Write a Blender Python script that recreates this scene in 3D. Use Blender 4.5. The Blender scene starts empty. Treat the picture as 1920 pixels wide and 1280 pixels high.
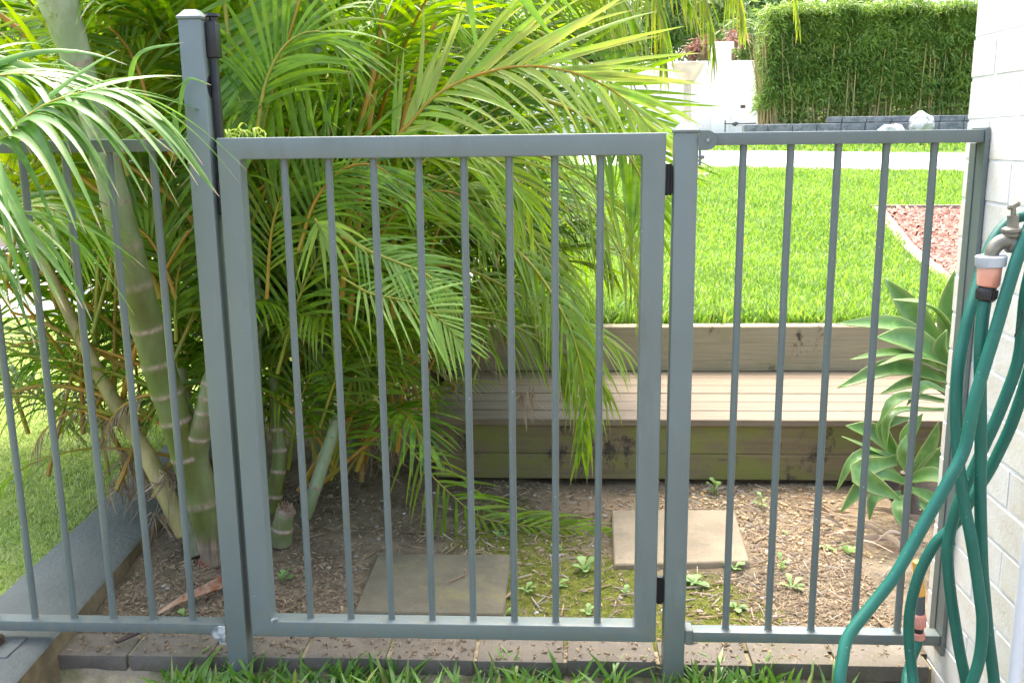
import bpy, bmesh, math, random
import numpy as np
from mathutils import Matrix, Vector, noise

sc = bpy.context.scene
COL = sc.collection
rad = math.radians
pi = math.pi
random.seed(7)
RNG = np.random.default_rng(11)

# ------------------------------------------------------------------ camera
CAM = np.array([0.7594, -2.1098, 1.1780])
YAW, PIT, ROL, FPX = -0.0547, 0.2070, -0.01164, 1800.0
_f = np.array([math.sin(YAW) * math.cos(PIT), math.cos(YAW) * math.cos(PIT), -math.sin(PIT)])
_r0 = np.array([math.cos(YAW), -math.sin(YAW), 0.0])
_u0 = np.cross(_r0, _f)
_r = _r0 * math.cos(ROL) + _u0 * math.sin(ROL)
_u = -_r0 * math.sin(ROL) + _u0 * math.cos(ROL)
cd = bpy.data.cameras.new('camera')
cam = bpy.data.objects.new('camera', cd)
COL.objects.link(cam)
cam.matrix_world = Matrix(((_r[0], _u[0], -_f[0], CAM[0]), (_r[1], _u[1], -_f[1], CAM[1]),
                           (_r[2], _u[2], -_f[2], CAM[2]), (0, 0, 0, 1)))
cd.sensor_width = 36.0
cd.lens = 36.0 * FPX / 1920.0
cd.clip_start = 0.05
cd.clip_end = 3000
sc.camera = cam

# ------------------------------------------------------------------ light
SUN_EL, SUN_AZ = rad(68), rad(-12)      # azimuth from +Y towards +X
w = bpy.data.worlds.new('World')
sc.world = w
w.use_nodes = True
wn = w.node_tree
sky = wn.nodes.new('ShaderNodeTexSky')
sky.sky_type = 'NISHITA'
sky.sun_disc = False
sky.sun_elevation = SUN_EL
sky.sun_rotation = SUN_AZ
sky.air_density = 1.0
sky.dust_density = 6.0
sky.ozone_density = 0.4
bg = wn.nodes['Background']
bg.inputs['Strength'].default_value = 0.15
wn.links.new(sky.outputs[0], bg.inputs['Color'])
sd = bpy.data.lights.new('sun', 'SUN')
sd.energy = .95
sd.angle = rad(26)
sd.color = (1.0, 0.96, 0.89)
sun = bpy.data.objects.new('sun', sd)
COL.objects.link(sun)
_d = Vector((math.sin(SUN_AZ) * math.cos(SUN_EL), math.cos(SUN_AZ) * math.cos(SUN_EL), math.sin(SUN_EL)))
sun.rotation_euler = _d.to_track_quat('Z', 'Y').to_euler()
sc.view_settings.view_transform = 'Standard'
sc.view_settings.look = 'None'
sc.view_settings.exposure = 2.4
sc.view_settings.gamma = 1.0
sc.view_settings.use_curve_mapping = False
sc.render.engine = 'CYCLES'
sc.cycles.use_denoising = True
sc.cycles.max_bounces = 8
sc.cycles.transparent_max_bounces = 8


# ------------------------------------------------------------------ helpers
def ray(px, py):
    return _f + _r * (px - 960) / FPX - _u * (py - 640) / FPX

def at(px, py, Y):                       # the point at depth Y seen at that place
    d = ray(px, py)
    return CAM + d * ((Y - CAM[1]) / d[1])

def atz(px, py, z):
    d = ray(px, py)
    return CAM + d * ((z - CAM[2]) / d[2])

def props(o, label=None, cat=None, group=None, kind=None):
    if label: o['label'] = label
    if cat: o['category'] = cat
    if group: o['group'] = group
    if kind: o['kind'] = kind
    return o

def empty(name, loc=(0, 0, 0), label=None, cat=None, group=None):
    o = bpy.data.objects.new(name, None)
    o.empty_display_size = 0.1
    o.location = loc
    COL.objects.link(o)
    return props(o, label, cat, group)

def link(name, me, parent=None):
    o = bpy.data.objects.new(name, me)
    COL.objects.link(o)
    if parent is not None:
        o.parent = parent
        # parents are unrotated: keep mesh coordinates in world space
        p = parent
        off = Vector((0, 0, 0))
        while p is not None:
            off += Vector(p.location)
            p = p.parent
        o.location = -off
    return o

def mesh(name, V, F, mats, parent=None, smooth=False, midx=None, col=None):
    me = bpy.data.meshes.new(name)
    V = np.asarray(V, dtype=np.float32)
    if isinstance(F, np.ndarray):
        n, k = F.shape
        me.vertices.add(len(V))
        me.vertices.foreach_set('co', V.ravel())
        me.loops.add(n * k)
        me.loops.foreach_set('vertex_index', F.astype(np.int32).ravel())
        me.polygons.add(n)
        me.polygons.foreach_set('loop_start', np.arange(n, dtype=np.int32) * k)
        me.polygons.foreach_set('loop_total', np.full(n, k, dtype=np.int32))
        me.update(calc_edges=True)
    else:
        me.from_pydata(V.tolist(), [], F)
    for m in (mats if isinstance(mats, (list, tuple)) else [mats]):
        me.materials.append(m)
    n = len(me.polygons)
    if midx is not None:
        me.polygons.foreach_set('material_index', np.asarray(midx, dtype=np.int32))
    if smooth:
        me.polygons.foreach_set('use_smooth', np.ones(n, dtype=bool))
    if col is not None:
        a = me.color_attributes.new('lc', 'FLOAT_COLOR', 'POINT')
        c = np.ones((len(V), 4), dtype=np.float32)
        c[:, :3] = col
        a.data.foreach_set('color', c.ravel())
    me.update()
    return link(name, me, parent)

class B:
    """collects shapes of one part"""
    def __init__(s):
        s.bm = bmesh.new()
    def box(s, x0, x1, y0, y1, z0, z1, bev=0.0, seg=1):
        vs = [s.bm.verts.new((x, y, z)) for x in (x0, x1) for y in (y0, y1) for z in (z0, z1)]
        idx = [(0, 1, 3, 2), (4, 6, 7, 5), (0, 4, 5, 1), (2, 3, 7, 6), (0, 2, 6, 4), (1, 5, 7, 3)]
        fs = [s.bm.faces.new([vs[i] for i in f]) for f in idx]
        if bev > 0:
            es = list({e for f in fs for e in f.edges})
            bmesh.ops.bevel(s.bm, geom=es, offset=bev, segments=seg, affect='EDGES', profile=0.6)
        return s
    def hexa(s, bot, top, bev=0.0):
        vb = [s.bm.verts.new(p) for p in bot]
        vt = [s.bm.verts.new(p) for p in top]
        n = len(bot)
        fs = [s.bm.faces.new(vb[::-1]), s.bm.faces.new(vt)]
        for i in range(n):
            fs.append(s.bm.faces.new([vb[i], vb[(i + 1) % n], vt[(i + 1) % n], vt[i]]))
        if bev > 0:
            es = list({e for f in fs for e in f.edges})
            bmesh.ops.bevel(s.bm, geom=es, offset=bev, segments=1, affect='EDGES')
        return s
    def tube(s, pts, rs, n=10, cap=True):
        V, F = tube_data(pts, rs, n, cap)
        vs = [s.bm.verts.new(v) for v in V]
        for f in F:
            try: s.bm.faces.new([vs[i] for i in f])
            except ValueError: pass
        return s
    def make(s, name, mat, parent=None, smooth=False):
        me = bpy.data.meshes.new(name)
        bmesh.ops.recalc_face_normals(s.bm, faces=s.bm.faces)
        s.bm.to_mesh(me)
        s.bm.free()
        me.materials.append(mat)
        if smooth:
            for p in me.polygons: p.use_smooth = True
            try: me.set_sharp_from_angle(angle=rad(42))
            except Exception: pass
        return link(name, me, parent)

def frames(P):
    P = np.asarray(P, float)
    T = np.gradient(P, axis=0)
    T /= np.linalg.norm(T, axis=1)[:, None] + 1e-9
    a = np.array([0, 0, 1.0]) if abs(T[0][2]) < 0.9 else np.array([1.0, 0, 0])
    N = np.cross(np.cross(T[0], a), T[0]); N /= np.linalg.norm(N)
    Ns = []
    for t in T:
        N = N - t * (N @ t); N /= np.linalg.norm(N) + 1e-9
        Ns.append(N)
    Ns = np.array(Ns)
    return T, Ns, np.cross(T, Ns)

def tube_data(pts, rs, n=10, cap=True):
    P = np.asarray(pts, float)
    rs = np.broadcast_to(np.asarray(rs, float), (len(P),))
    T, N, Bn = frames(P)
    ang = np.linspace(0, 2 * np.pi, n, endpoint=False)
    V = (P[:, None, :] + rs[:, None, None] * (np.cos(ang)[None, :, None] * N[:, None, :] + np.sin(ang)[None, :, None] * Bn[:, None, :])).reshape(-1, 3)
    F = []
    for i in range(len(P) - 1):
        for j in range(n):
            k = (j + 1) % n
            F.append((i * n + j, i * n + k, (i + 1) * n + k, (i + 1) * n + j))
    if cap:
        F.append(tuple(range(n))[::-1])
        F.append(tuple((len(P) - 1) * n + j for j in range(n)))
    return V.tolist(), F

def spline(pts, m=8):
    P = np.asarray(pts, float)
    if len(P) == 2:
        t = np.linspace(0, 1, m + 1)[:, None]
        return P[0] * (1 - t) + P[1] * t
    Q = np.vstack([2 * P[0] - P[1], P, 2 * P[-1] - P[-2]])
    out = []
    for i in range(1, len(Q) - 2):
        for k in range(m):
            t = k / m
            out.append(0.5 * ((2 * Q[i]) + (-Q[i - 1] + Q[i + 1]) * t + (2 * Q[i - 1] - 5 * Q[i] + 4 * Q[i + 1] - Q[i + 2]) * t * t
                              + (-Q[i - 1] + 3 * Q[i] - 3 * Q[i + 1] + Q[i + 2]) * t ** 3))
    out.append(P[-1])
    return np.array(out)

def lathe(prof, axis_o, axis_d, n=20):
    """prof: (distance along axis, radius)"""
    o = np.array(axis_o, float); d = np.array(axis_d, float); d /= np.linalg.norm(d)
    return [o + d * a for a, r in prof], [r for a, r in prof]


# ------------------------------------------------------------------ materials
def nmat(name):
    m = bpy.data.materials.new(name)
    m.use_nodes = True
    nt = m.node_tree
    return m, nt, nt.nodes['Principled BSDF']

def N(nt, t, **kw):
    n = nt.nodes.new(t)
    for k, v in kw.items(): setattr(n, k, v)
    return n

def mixc(nt, fac, a, b, mode='MIX'):
    n = nt.nodes.new('ShaderNodeMix')
    n.data_type = 'RGBA'; n.blend_type = mode
    for i, v in ((0, fac), (6, a), (7, b)):
        if hasattr(v, 'links'): nt.links.new(v, n.inputs[i])
        elif i == 0: n.inputs[0].default_value = v
        else: n.inputs[i].default_value = (*v, 1)
    return n.outputs[2]

def tex(nt, scale, detail=4, rough=0.6, stretch=None, dist=0.0):
    tc = N(nt, 'ShaderNodeTexCoord')
    n = N(nt, 'ShaderNodeTexNoise')
    n.inputs['Scale'].default_value = scale
    n.inputs['Detail'].default_value = detail
    n.inputs['Roughness'].default_value = rough
    n.inputs['Distortion'].default_value = dist
    if stretch:
        mp = N(nt, 'ShaderNodeMapping')
        mp.inputs['Scale'].default_value = stretch
        nt.links.new(tc.outputs['Object'], mp.inputs[0])
        nt.links.new(mp.outputs[0], n.inputs['Vector'])
    else:
        nt.links.new(tc.outputs['Object'], n.inputs['Vector'])
    return n.outputs['Fac']

def ramp(nt, fac, lo, hi):
    n = N(nt, 'ShaderNodeMapRange')
    n.interpolation_type = 'SMOOTHSTEP'
    n.inputs[1].default_value = lo; n.inputs[2].default_value = hi
    nt.links.new(fac, n.inputs[0])
    return n.outputs[0]

def bump(nt, bs, h, strength=0.3, dist=0.002):
    b = N(nt, 'ShaderNodeBump')
    b.inputs['Strength'].default_value = strength
    b.inputs['Distance'].default_value = dist
    nt.links.new(h, b.inputs['Height'])
    nt.links.new(b.outputs[0], bs.inputs['Normal'])

def simple(name, c, rough=0.5, c2=None, scale=8, metal=0.0, bstr=0.0, bdist=0.002, bscale=None, stretch=None, spec=0.5, lo=.35, hi=.65):
    m, nt, bs = nmat(name)
    bs.inputs['Roughness'].default_value = rough
    bs.inputs['Metallic'].default_value = metal
    bs.inputs['Specular IOR Level'].default_value = spec
    if c2:
        t = ramp(nt, tex(nt, scale, stretch=stretch), lo, hi)
        nt.links.new(mixc(nt, t, c, c2), bs.inputs['Base Color'])
    else:
        bs.inputs['Base Color'].default_value = (*c, 1)
    if bstr: bump(nt, bs, tex(nt, bscale or scale * 4, stretch=stretch), bstr, bdist)
    return m

def leaf_material(name, dark, light, yellow, brown, trans=0.4, rough=0.38, tipbrown=True, ribs=0.0):
    m, nt, bs = nmat(name)
    at_ = N(nt, 'ShaderNodeAttribute', attribute_name='lc')
    sp = N(nt, 'ShaderNodeSeparateColor')
    nt.links.new(at_.outputs['Color'], sp.inputs[0])
    c = mixc(nt, sp.outputs[0], dark, light)
    c = mixc(nt, sp.outputs[2], c, yellow)
    n = tex(nt, 14, 3)
    c = mixc(nt, ramp(nt, n, .45, .75), c, tuple(x * 1.25 for x in light))
    if tipbrown:
        c = mixc(nt, ramp(nt, sp.outputs[1], .9, .985), c, brown)
    bs.inputs['Roughness'].default_value = rough
    bs.inputs['Specular IOR Level'].default_value = 0.5
    nt.links.new(c, bs.inputs['Base Color'])
    bump(nt, bs, tex(nt, 60, 2), .25, .001)
    tr = N(nt, 'ShaderNodeBsdfTranslucent')
    hs = N(nt, 'ShaderNodeHueSaturation')
    hs.inputs['Saturation'].default_value = 1.1
    hs.inputs['Value'].default_value = 1.5
    hs.inputs['Hue'].default_value = 0.485
    nt.links.new(c, hs.inputs['Color'])
    nt.links.new(hs.outputs[0], tr.inputs['Color'])
    mx = N(nt, 'ShaderNodeMixShader')
    mx.inputs[0].default_value = trans
    nt.links.new(bs.outputs[0], mx.inputs[1]); nt.links.new(tr.outputs[0], mx.inputs[2])
    nt.links.new(mx.outputs[0], nt.nodes['Material Output'].inputs['Surface'])
    return m

M = {}
def painted_metal(name, c, grime=True):
    m, nt, bs = nmat(name)
    n = tex(nt, 3.0, 5)
    col = mixc(nt, ramp(nt, n, .3, .7), c, tuple(x * 1.12 for x in c))
    sp = tex(nt, 120, 2, .5)
    col = mixc(nt, ramp(nt, sp, .74, .78), col, (.42, .42, .40))
    if grime:
        g = tex(nt, 9, 6, .7, stretch=(1, 1, .25))
        col = mixc(nt, ramp(nt, g, .54, .8), col, (.12, .13, .11))
        g2 = tex(nt, 22, 7, .8, stretch=(1, 1, .12))
        col = mixc(nt, ramp(nt, g2, .56, .72), col, tuple(x * 1.3 for x in c))
        tc = N(nt, 'ShaderNodeTexCoord'); sx = N(nt, 'ShaderNodeSeparateXYZ'); nt.links.new(tc.outputs['Object'], sx.inputs[0])
        mr = N(nt, 'ShaderNodeMapRange'); mr.inputs[1].default_value = .12; mr.inputs[2].default_value = -.08
        nt.links.new(sx.outputs[2], mr.inputs[0])
        mu = N(nt, 'ShaderNodeMath', operation='MULTIPLY'); nt.links.new(mr.outputs[0], mu.inputs[0]); nt.links.new(ramp(nt, tex(nt, 45, 7, .8), .45, .62), mu.inputs[1])
        col = mixc(nt, mu.outputs[0], col, (.20, .18, .13))
    nt.links.new(col, bs.inputs['Base Color'])
    r = N(nt, 'ShaderNodeMapRange'); r.inputs[3].default_value = .34; r.inputs[4].default_value = .5
    nt.links.new(n, r.inputs[0]); nt.links.new(r.outputs[0], bs.inputs['Roughness'])
    bump(nt, bs, tex(nt, 700, 2), .08, .0006)
    return m
M['metal'] = painted_metal('grey_painted_metal', (.138, .175, .172))
M['metal_dark'] = painted_metal('darkened_painted_metal', (.114, .146, .145))  # grey paint darkened for bars and side panels: dim reflections put into the colour
M['black'] = simple('black_plastic', (.012, .013, .014), .42, (.02, .02, .022), 30, bstr=.1)
M['corroded'] = simple('corroded_aluminium', (.5, .52, .52), .7, (.16, .19, .19), 60, bstr=.6, bdist=.003)
M['rust'] = simple('rusty_bracket', (.03, .025, .022), .8, (.16, .09, .05), 60, bstr=.6, bdist=.003)
M['screw'] = simple('screw_steel', (.35, .36, .36), .35, metal=.8)

def wall_paint():
    m, nt, bs = nmat('white_painted_brick')
    n = tex(nt, 2.2, 5)
    c = mixc(nt, ramp(nt, n, .35, .7), (.80, .81, .80), (.74, .76, .76))
    # cream weathering low on the wall
    tc = N(nt, 'ShaderNodeTexCoord'); sx = N(nt, 'ShaderNodeSeparateXYZ')
    nt.links.new(tc.outputs['Object'], sx.inputs[0])
    mr = N(nt, 'ShaderNodeMapRange'); mr.inputs[1].default_value = .25; mr.inputs[2].default_value = -.12
    nt.links.new(sx.outputs[2], mr.inputs[0])
    mu = N(nt, 'ShaderNodeMath', operation='MULTIPLY')
    nt.links.new(mr.outputs[0], mu.inputs[0]); nt.links.new(ramp(nt, tex(nt, 7, 6, .7), .3, .7), mu.inputs[1])
    c = mixc(nt, mu.outputs[0], c, (.62, .56, .40))
    nt.links.new(c, bs.inputs['Base Color'])
    bs.inputs['Roughness'].default_value = .62
    bump(nt, bs, tex(nt, 90, 5, .7), .5, .003)
    return m
M['wall'] = wall_paint()
M['mortar'] = simple('painted_mortar', (.80, .81, .80), .8, (.76, .77, .77), 6, bstr=.6, bdist=.003, bscale=60)

def wood(name, a, b, green=None, gl=.45, gh=.7, grain=(1, 10, 30), dark=(.05, .04, .03)):
    m, nt, bs = nmat(name)
    g = tex(nt, 3.0, 6, .65, stretch=grain, dist=.6)
    c = mixc(nt, ramp(nt, g, .3, .7), a, b)
    c = mixc(nt, ramp(nt, tex(nt, 5, 5, .7, stretch=(1, 4, 22)), .62, .74), c, dark)
    if green:
        c = mixc(nt, ramp(nt, tex(nt, 5, 6, .7, stretch=(1, 1, 1.5)), gl, gh), c, green)
        c = mixc(nt, ramp(nt, tex(nt, 4.3, 6, .75, stretch=(1.3, 1, .8)), .56, .66), c, (.045, .038, .028))
    c = mixc(nt, ramp(nt, tex(nt, 150, 2), .73, .77), c, (.45, .42, .33))
    nt.links.new(c, bs.inputs['Base Color'])
    bs.inputs['Roughness'].default_value = .78
    bump(nt, bs, tex(nt, 4, 6, .7, stretch=grain), .7, .004)
    return m
M['sleeper_mossy'] = wood('mossy_sleeper', (.20, .155, .085), (.14, .11, .06), (.165, .17, .04), .40, .62)
M['sleeper'] = wood('weathered_sleeper', (.33, .28, .17), (.25, .21, .13), (.23, .22, .10), .5, .75)
M['sleeper_dark'] = wood('brown_sleeper', (.15, .10, .06), (.10, .07, .04))
M['plank'] = wood('seat_plank', (.205, .16, .105), (.155, .12, .078), grain=(1, 14, 14), dark=(.12, .09, .065))
M['timber_edge'] = wood('edging_timber', (.26, .23, .18), (.20, .17, .13))

def soil_material():
    m, nt, bs = nmat('mulchy_soil')
    n = tex(nt, 9, 8, .75)
    c = mixc(nt, ramp(nt, n, .35, .65), (.125, .10, .065), (.27, .22, .15))
    c = mixc(nt, ramp(nt, tex(nt, 70, 4, .7), .55, .7), c, (.26, .20, .13))
    # sandy light patch at the right, moss between the pavers
    tc = N(nt, 'ShaderNodeTexCoord')
    def blob(x, y, r, soft, seedscale):
        v = N(nt, 'ShaderNodeVectorMath', operation='DISTANCE')
        mp = N(nt, 'ShaderNodeMapping'); mp.inputs['Scale'].default_value = (1, 1, 0)
        nt.links.new(tc.outputs['Object'], mp.inputs[0])
        nt.links.new(mp.outputs[0], v.inputs[0]); v.inputs[1].default_value = (x, y, 0)
        ad = N(nt, 'ShaderNodeMath', operation='MULTIPLY_ADD')
        nt.links.new(tex(nt, seedscale, 6, .7), ad.inputs[0]); ad.inputs[1].default_value = .5
        nt.links.new(v.outputs['Value'], ad.inputs[2])
        mr = N(nt, 'ShaderNodeMapRange'); mr.interpolation_type = 'SMOOTHSTEP'
        mr.inputs[1].default_value = r + .25 + soft; mr.inputs[2].default_value = r + .25 - soft
        nt.links.new(ad.outputs[0], mr.inputs[0])
        return mr.outputs[0]
    c = mixc(nt, blob(1.45, 1.05, .42, .14, 8), c, mixc(nt, ramp(nt, tex(nt, 60, 5), .4, .6), (.34, .26, .16), (.21, .16, .10)))
    c = mixc(nt, blob(.85, 1.10, .16, .08, 9), c, (.30, .225, .14))
    for x, y, r in ((.62, .80, .20), (.76, .45, .22), (.92, .22, .18), (1.16, .30, .18), (.55, 1.0, .10), (1.05, .42, .09)):
        c = mixc(nt, blob(x, y, r, .05, 14), c, mixc(nt, ramp(nt, tex(nt, 50, 5), .4, .6), (.10, .12, .018), (.19, .20, .04)))
    nt.links.new(c, bs.inputs['Base Color'])
    bs.inputs['Roughness'].default_value = .95
    bs.inputs['Specular IOR Level'].default_value = .15
    bump(nt, bs, tex(nt, 70, 8, .8), 1.0, .012)
    return m
M['soil'] = soil_material()
M['chip'] = simple('bark_mulch_chip', (.12, .085, .055), .9, (.30, .225, .14), 60, bstr=.4)
M['redbark'] = simple('red_bark_chip', (.27, .12, .085), .85, (.46, .27, .20), 22, bstr=.4)
M['dirt'] = simple('dirt', (.10, .07, .045), .95, (.19, .15, .10), 8, bstr=.9, bdist=.01, bscale=60)
M['footing'] = simple('rough_mortar_footing', (.30, .25, .17), .9, (.16, .15, .07), 12, bstr=1, bdist=.012, bscale=40)
def stained(name, a, b, spot, st=(.5, .64)):
    m, nt, bs = nmat(name)
    c = mixc(nt, ramp(nt, tex(nt, 7, 7, .75), .35, .65), a, b)
    c = mixc(nt, ramp(nt, tex(nt, 4, 6, .8, dist=.5), *st), c, spot)
    c = mixc(nt, ramp(nt, tex(nt, 240, 3, .7), .58, .7), c, tuple(x * .6 for x in b))
    c = mixc(nt, ramp(nt, tex(nt, 150, 3, .7), .64, .72), c, tuple(x * 1.5 for x in a))
    nt.links.new(c, bs.inputs['Base Color']); bs.inputs['Roughness'].default_value = .88
    bump(nt, bs, tex(nt, 170, 6, .8), .7, .002)
    return m
M['paver'] = stained('concrete_paver', (.15, .132, .09), (.105, .095, .062), (.16, .145, .07))
M['paver_light'] = stained('pale_paver', (.26, .215, .145), (.195, .16, .105), (.15, .13, .09), (.55, .72))
M['brick'] = stained('grey_paving_brick', (.165, .145, .115), (.115, .10, .08), (.105, .10, .06), (.52, .7))
M['render_grey'] = simple('grey_painted_render', (.135, .150, .140), .75, (.112, .125, .118), 5, bstr=.8, bdist=.006, bscale=60)
M['kerbside'] = simple('stained_kerb_side', (.22, .17, .09), .85, (.14, .11, .06), 18, bstr=.8, bdist=.005, bscale=60)
M['concrete'] = simple('pale_concrete', (.62, .59, .54), .85, (.55, .52, .47), 2, bstr=.3)
M['white_render'] = simple('white_render', (.80, .78, .74), .8, (.76, .73, .68), 1.5, bstr=.3)
M['peach'] = simple('peach_render', (.66, .48, .36), .85, (.60, .43, .32), 2)
M['block'] = simple('grey_split_block', (.26, .27, .29), .9, (.16, .17, .18), 9, bstr=1, bdist=.02, bscale=30)
M['rock'] = simple('white_boulder', (.62, .61, .60), .85, (.42, .41, .40), 9, bstr=.8, bdist=.02, bscale=20)
M['stone'] = simple('pale_carved_stone', (.50, .47, .38), .85, (.38, .35, .27), 6, bstr=.4)
M['pebble'] = simple('pebble', (.32, .28, .22), .7, (.20, .19, .17), 9)
M['pebble_y'] = simple('ochre_pebble', (.48, .33, .15), .75, (.40, .30, .2), 9)
M['hose'] = simple('green_hose', (.004, .105, .078), .4, (.007, .13, .092), 3, bstr=.05)
def hose_mat():
    m, nt, bs = nmat('green_hose')
    c = mixc(nt, ramp(nt, tex(nt, 6, 5, .7), .35, .7), (.004, .105, .078), (.010, .135, .095))
    c = mixc(nt, ramp(nt, tex(nt, 30, 6, .8), .58, .75), c, (.03, .12, .09))
    c = mixc(nt, ramp(nt, tex(nt, 140, 2), .70, .74), c, (.16, .26, .22))
    nt.links.new(c, bs.inputs['Base Color'])
    r = N(nt, 'ShaderNodeMapRange'); r.inputs[3].default_value = .32; r.inputs[4].default_value = .6
    nt.links.new(tex(nt, 18, 5, .7), r.inputs[0]); nt.links.new(r.outputs[0], bs.inputs['Roughness'])
    bump(nt, bs, tex(nt, 120, 4), .15, .001)
    return m
M['hose'] = hose_mat()
M['brass'] = simple('tarnished_brass', (.25, .235, .185), .48, (.17, .165, .14), 40, metal=.55, bstr=.35, bdist=.0012, bscale=90)
M['ring'] = simple('grey_plastic_ring', (.42, .47, .53), .4)
M['orange'] = simple('faded_orange_plastic', (.62, .27, .18), .5, (.70, .36, .27), 25)
M['pink'] = simple('faded_pink_plastic', (.66, .26, .20), .5, (.70, .33, .27), 25)
M['amber'] = simple('amber_plastic', (.78, .36, .05), .42, (.80, .42, .08), 25)
M['dkgrey'] = simple('dark_grey_plastic', (.10, .115, .12), .5)
M['pipe'] = simple('white_pipe', (.80, .83, .86), .4)

M['palmleaf'] = leaf_material('palm_leaflet', (.055, .15, .012), (.21, .37, .025), (.46, .42, .04), (.36, .27, .16), trans=.5)
M['palmfront'] = leaf_material('glossy_palm_leaflet', (.065, .165, .03), (.13, .27, .045), (.32, .37, .07), (.42, .34, .22), trans=.35, rough=.34)
M['palm_lightened'] = leaf_material('lightened_palm_leaflet', (.12, .27, .035), (.24, .41, .07), (.50, .47, .14), (.42, .34, .2), trans=.42, rough=.3)  # lighter leaf copy; carries sky sheen and backlight as colour on the large fronds
M['palmdead'] = leaf_material('dry_palm_leaflet', (.16, .11, .07), (.34, .27, .19), (.30, .17, .08), (.3, .2, .12), trans=.15, rough=.8)
M['rachis'] = simple('yellow_green_midrib', (.36, .30, .035), .4, (.22, .27, .03), 9)
M['petiole'] = simple('orange_petiole', (.42, .20, .02), .45, (.34, .26, .03), 6)
M['agave'] = leaf_material('agave_leaf', (.075, .19, .04), (.16, .31, .075), (.42, .48, .18), (.3, .25, .1), trans=.18, rough=.42, tipbrown=False)
M['grass'] = leaf_material('lawn_grass_blade', (.085, .19, .025), (.20, .34, .06), (.36, .40, .14), (.4, .35, .15), trans=.45, rough=.5, tipbrown=False)
M['turf'] = leaf_material('short_turf_blade', (.25, .38, .07), (.42, .52, .17), (.6, .58, .32), (.4, .35, .15), trans=.4, rough=.55, tipbrown=False)
M['coarse'] = leaf_material('coarse_grass_blade', (.055, .15, .022), (.12, .26, .035), (.35, .36, .10), (.4, .33, .16), trans=.4, rough=.42)
M['weed'] = leaf_material('weed_leaf', (.12, .24, .06), (.22, .36, .11), (.35, .38, .12), (.3, .25, .1), trans=.3, rough=.5, tipbrown=False)
M['bamboo'] = leaf_material('bamboo_leaf', (.07, .16, .025), (.24, .37, .07), (.42, .45, .12), (.3, .3, .1), trans=.35, rough=.45, tipbrown=False)
M['tree'] = leaf_material('tree_leaf', (.10, .18, .05), (.25, .36, .12), (.36, .36, .10), (.3, .3, .1), trans=.35, rough=.5, tipbrown=False)
M['redleaf'] = leaf_material('red_leaf', (.14, .07, .05), (.28, .16, .11), (.5, .15, .08), (.3, .1, .05), trans=.35, rough=.5, tipbrown=False)
M['cane'] = simple('bamboo_cane', (.42, .32, .12), .5, (.30, .28, .10), 4)
M['bark'] = simple('tree_bark', (.16, .13, .10), .9, (.10, .08, .06), 8, bstr=.6, bdist=.01)
M['lawnbase'] = simple('lawn_thatch', (.075, .14, .02), .95, (.12, .19, .035), 5, bstr=.8, bdist=.01, bscale=40)
M['turfbase'] = simple('turf_thatch', (.20, .30, .06), .95, (.34, .38, .14), 7, bstr=.8, bdist=.01, bscale=60)

def trunk_material(name, ringy=True, pale=.5):
    m, nt, bs = nmat(name)
    at_ = N(nt, 'ShaderNodeAttribute', attribute_name='lc')
    sp = N(nt, 'ShaderNodeSeparateColor'); nt.links.new(at_.outputs['Color'], sp.inputs[0])
    n = tex(nt, 11, 6, .7, stretch=(1, 1, .35))
    g = mixc(nt, ramp(nt, n, .35, .65), (.085, .095, .010), (.115, .165, .038))
    wx = mixc(nt, ramp(nt, tex(nt, 12, 5, .7, stretch=(1, 1, .3)), .35, .7), (.25, .33, .18), (.44, .51, .34))
    c = mixc(nt, sp.outputs[2], g, wx)                     # waxy bloom
    c = mixc(nt, sp.outputs[0], c, mixc(nt, ramp(nt, tex(nt, 90, 3, stretch=(1, 1, .4)), .35, .65), (.42, .33, .26), (.24, .18, .13)))   # leaf scars
    c = mixc(nt, sp.outputs[1], c, mixc(nt, ramp(nt, tex(nt, 60, 4, stretch=(1, 1, .08)), .4, .6), (.15, .11, .075), (.28, .22, .155)))   # fibrous base
    nt.links.new(c, bs.inputs['Base Color'])
    bs.inputs['Roughness'].default_value = .48
    bump(nt, bs, tex(nt, 40, 5, .7, stretch=(1, 1, .15)), .35, .002)
    return m
M['trunk'] = trunk_material('ringed_palm_trunk')


# ------------------------------------------------------------------ setting: ground
def terrain_z(x, y):
    """raised lawn surface"""
    z = .362
    if y > 4.5: z += .062 * (min(y, 17.5) - 4.5)
    return z + .012 * noise.noise(Vector((x * .8, y * .8, 0)))

def sheet(name, xs, ys, zf, mat, smooth=True):
    V = [(x, y, zf(x, y)) for y in ys for x in xs]
    nx = len(xs)
    F = [(j * nx + i, j * nx + i + 1, (j + 1) * nx + i + 1, (j + 1) * nx + i) for j in range(len(ys) - 1) for i in range(nx - 1)]
    o = mesh(name, V, np.array(F), mat, smooth=smooth)
    props(o, kind='structure')
    return o

far = [-900, -300, -100, -40, -15]
gx = far + list(np.linspace(-8, 8, 30)) + [15, 40, 100, 300, 900]
gy = [-300, -60, -12, -6] + list(np.linspace(-4, 9, 30)) + [15, 30, 60, 120, 400, 1200]
sheet('ground', gx, gy, lambda x, y: -.16, M['dirt'])

def soil_z(x, y):
    b = .016 * noise.noise(Vector((x * 3, y * 3, 1))) + .007 * noise.noise(Vector((x * 14, y * 14, 3)))
    if x < .3: b += .02 * max(0, min(1, (y - .5)))
    return -.078 + b
sheet('garden_soil', np.linspace(-.62, 1.9, 130), np.linspace(.10, 2.3, 110), soil_z, M['soil'])
sheet('lower_soil', np.linspace(-1.3, 1.66, 90), np.linspace(-1.6, .032, 60),
      lambda x, y: -.150 + .012 * noise.noise(Vector((x * 5, y * 5, 2))), M['dirt'])

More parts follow.
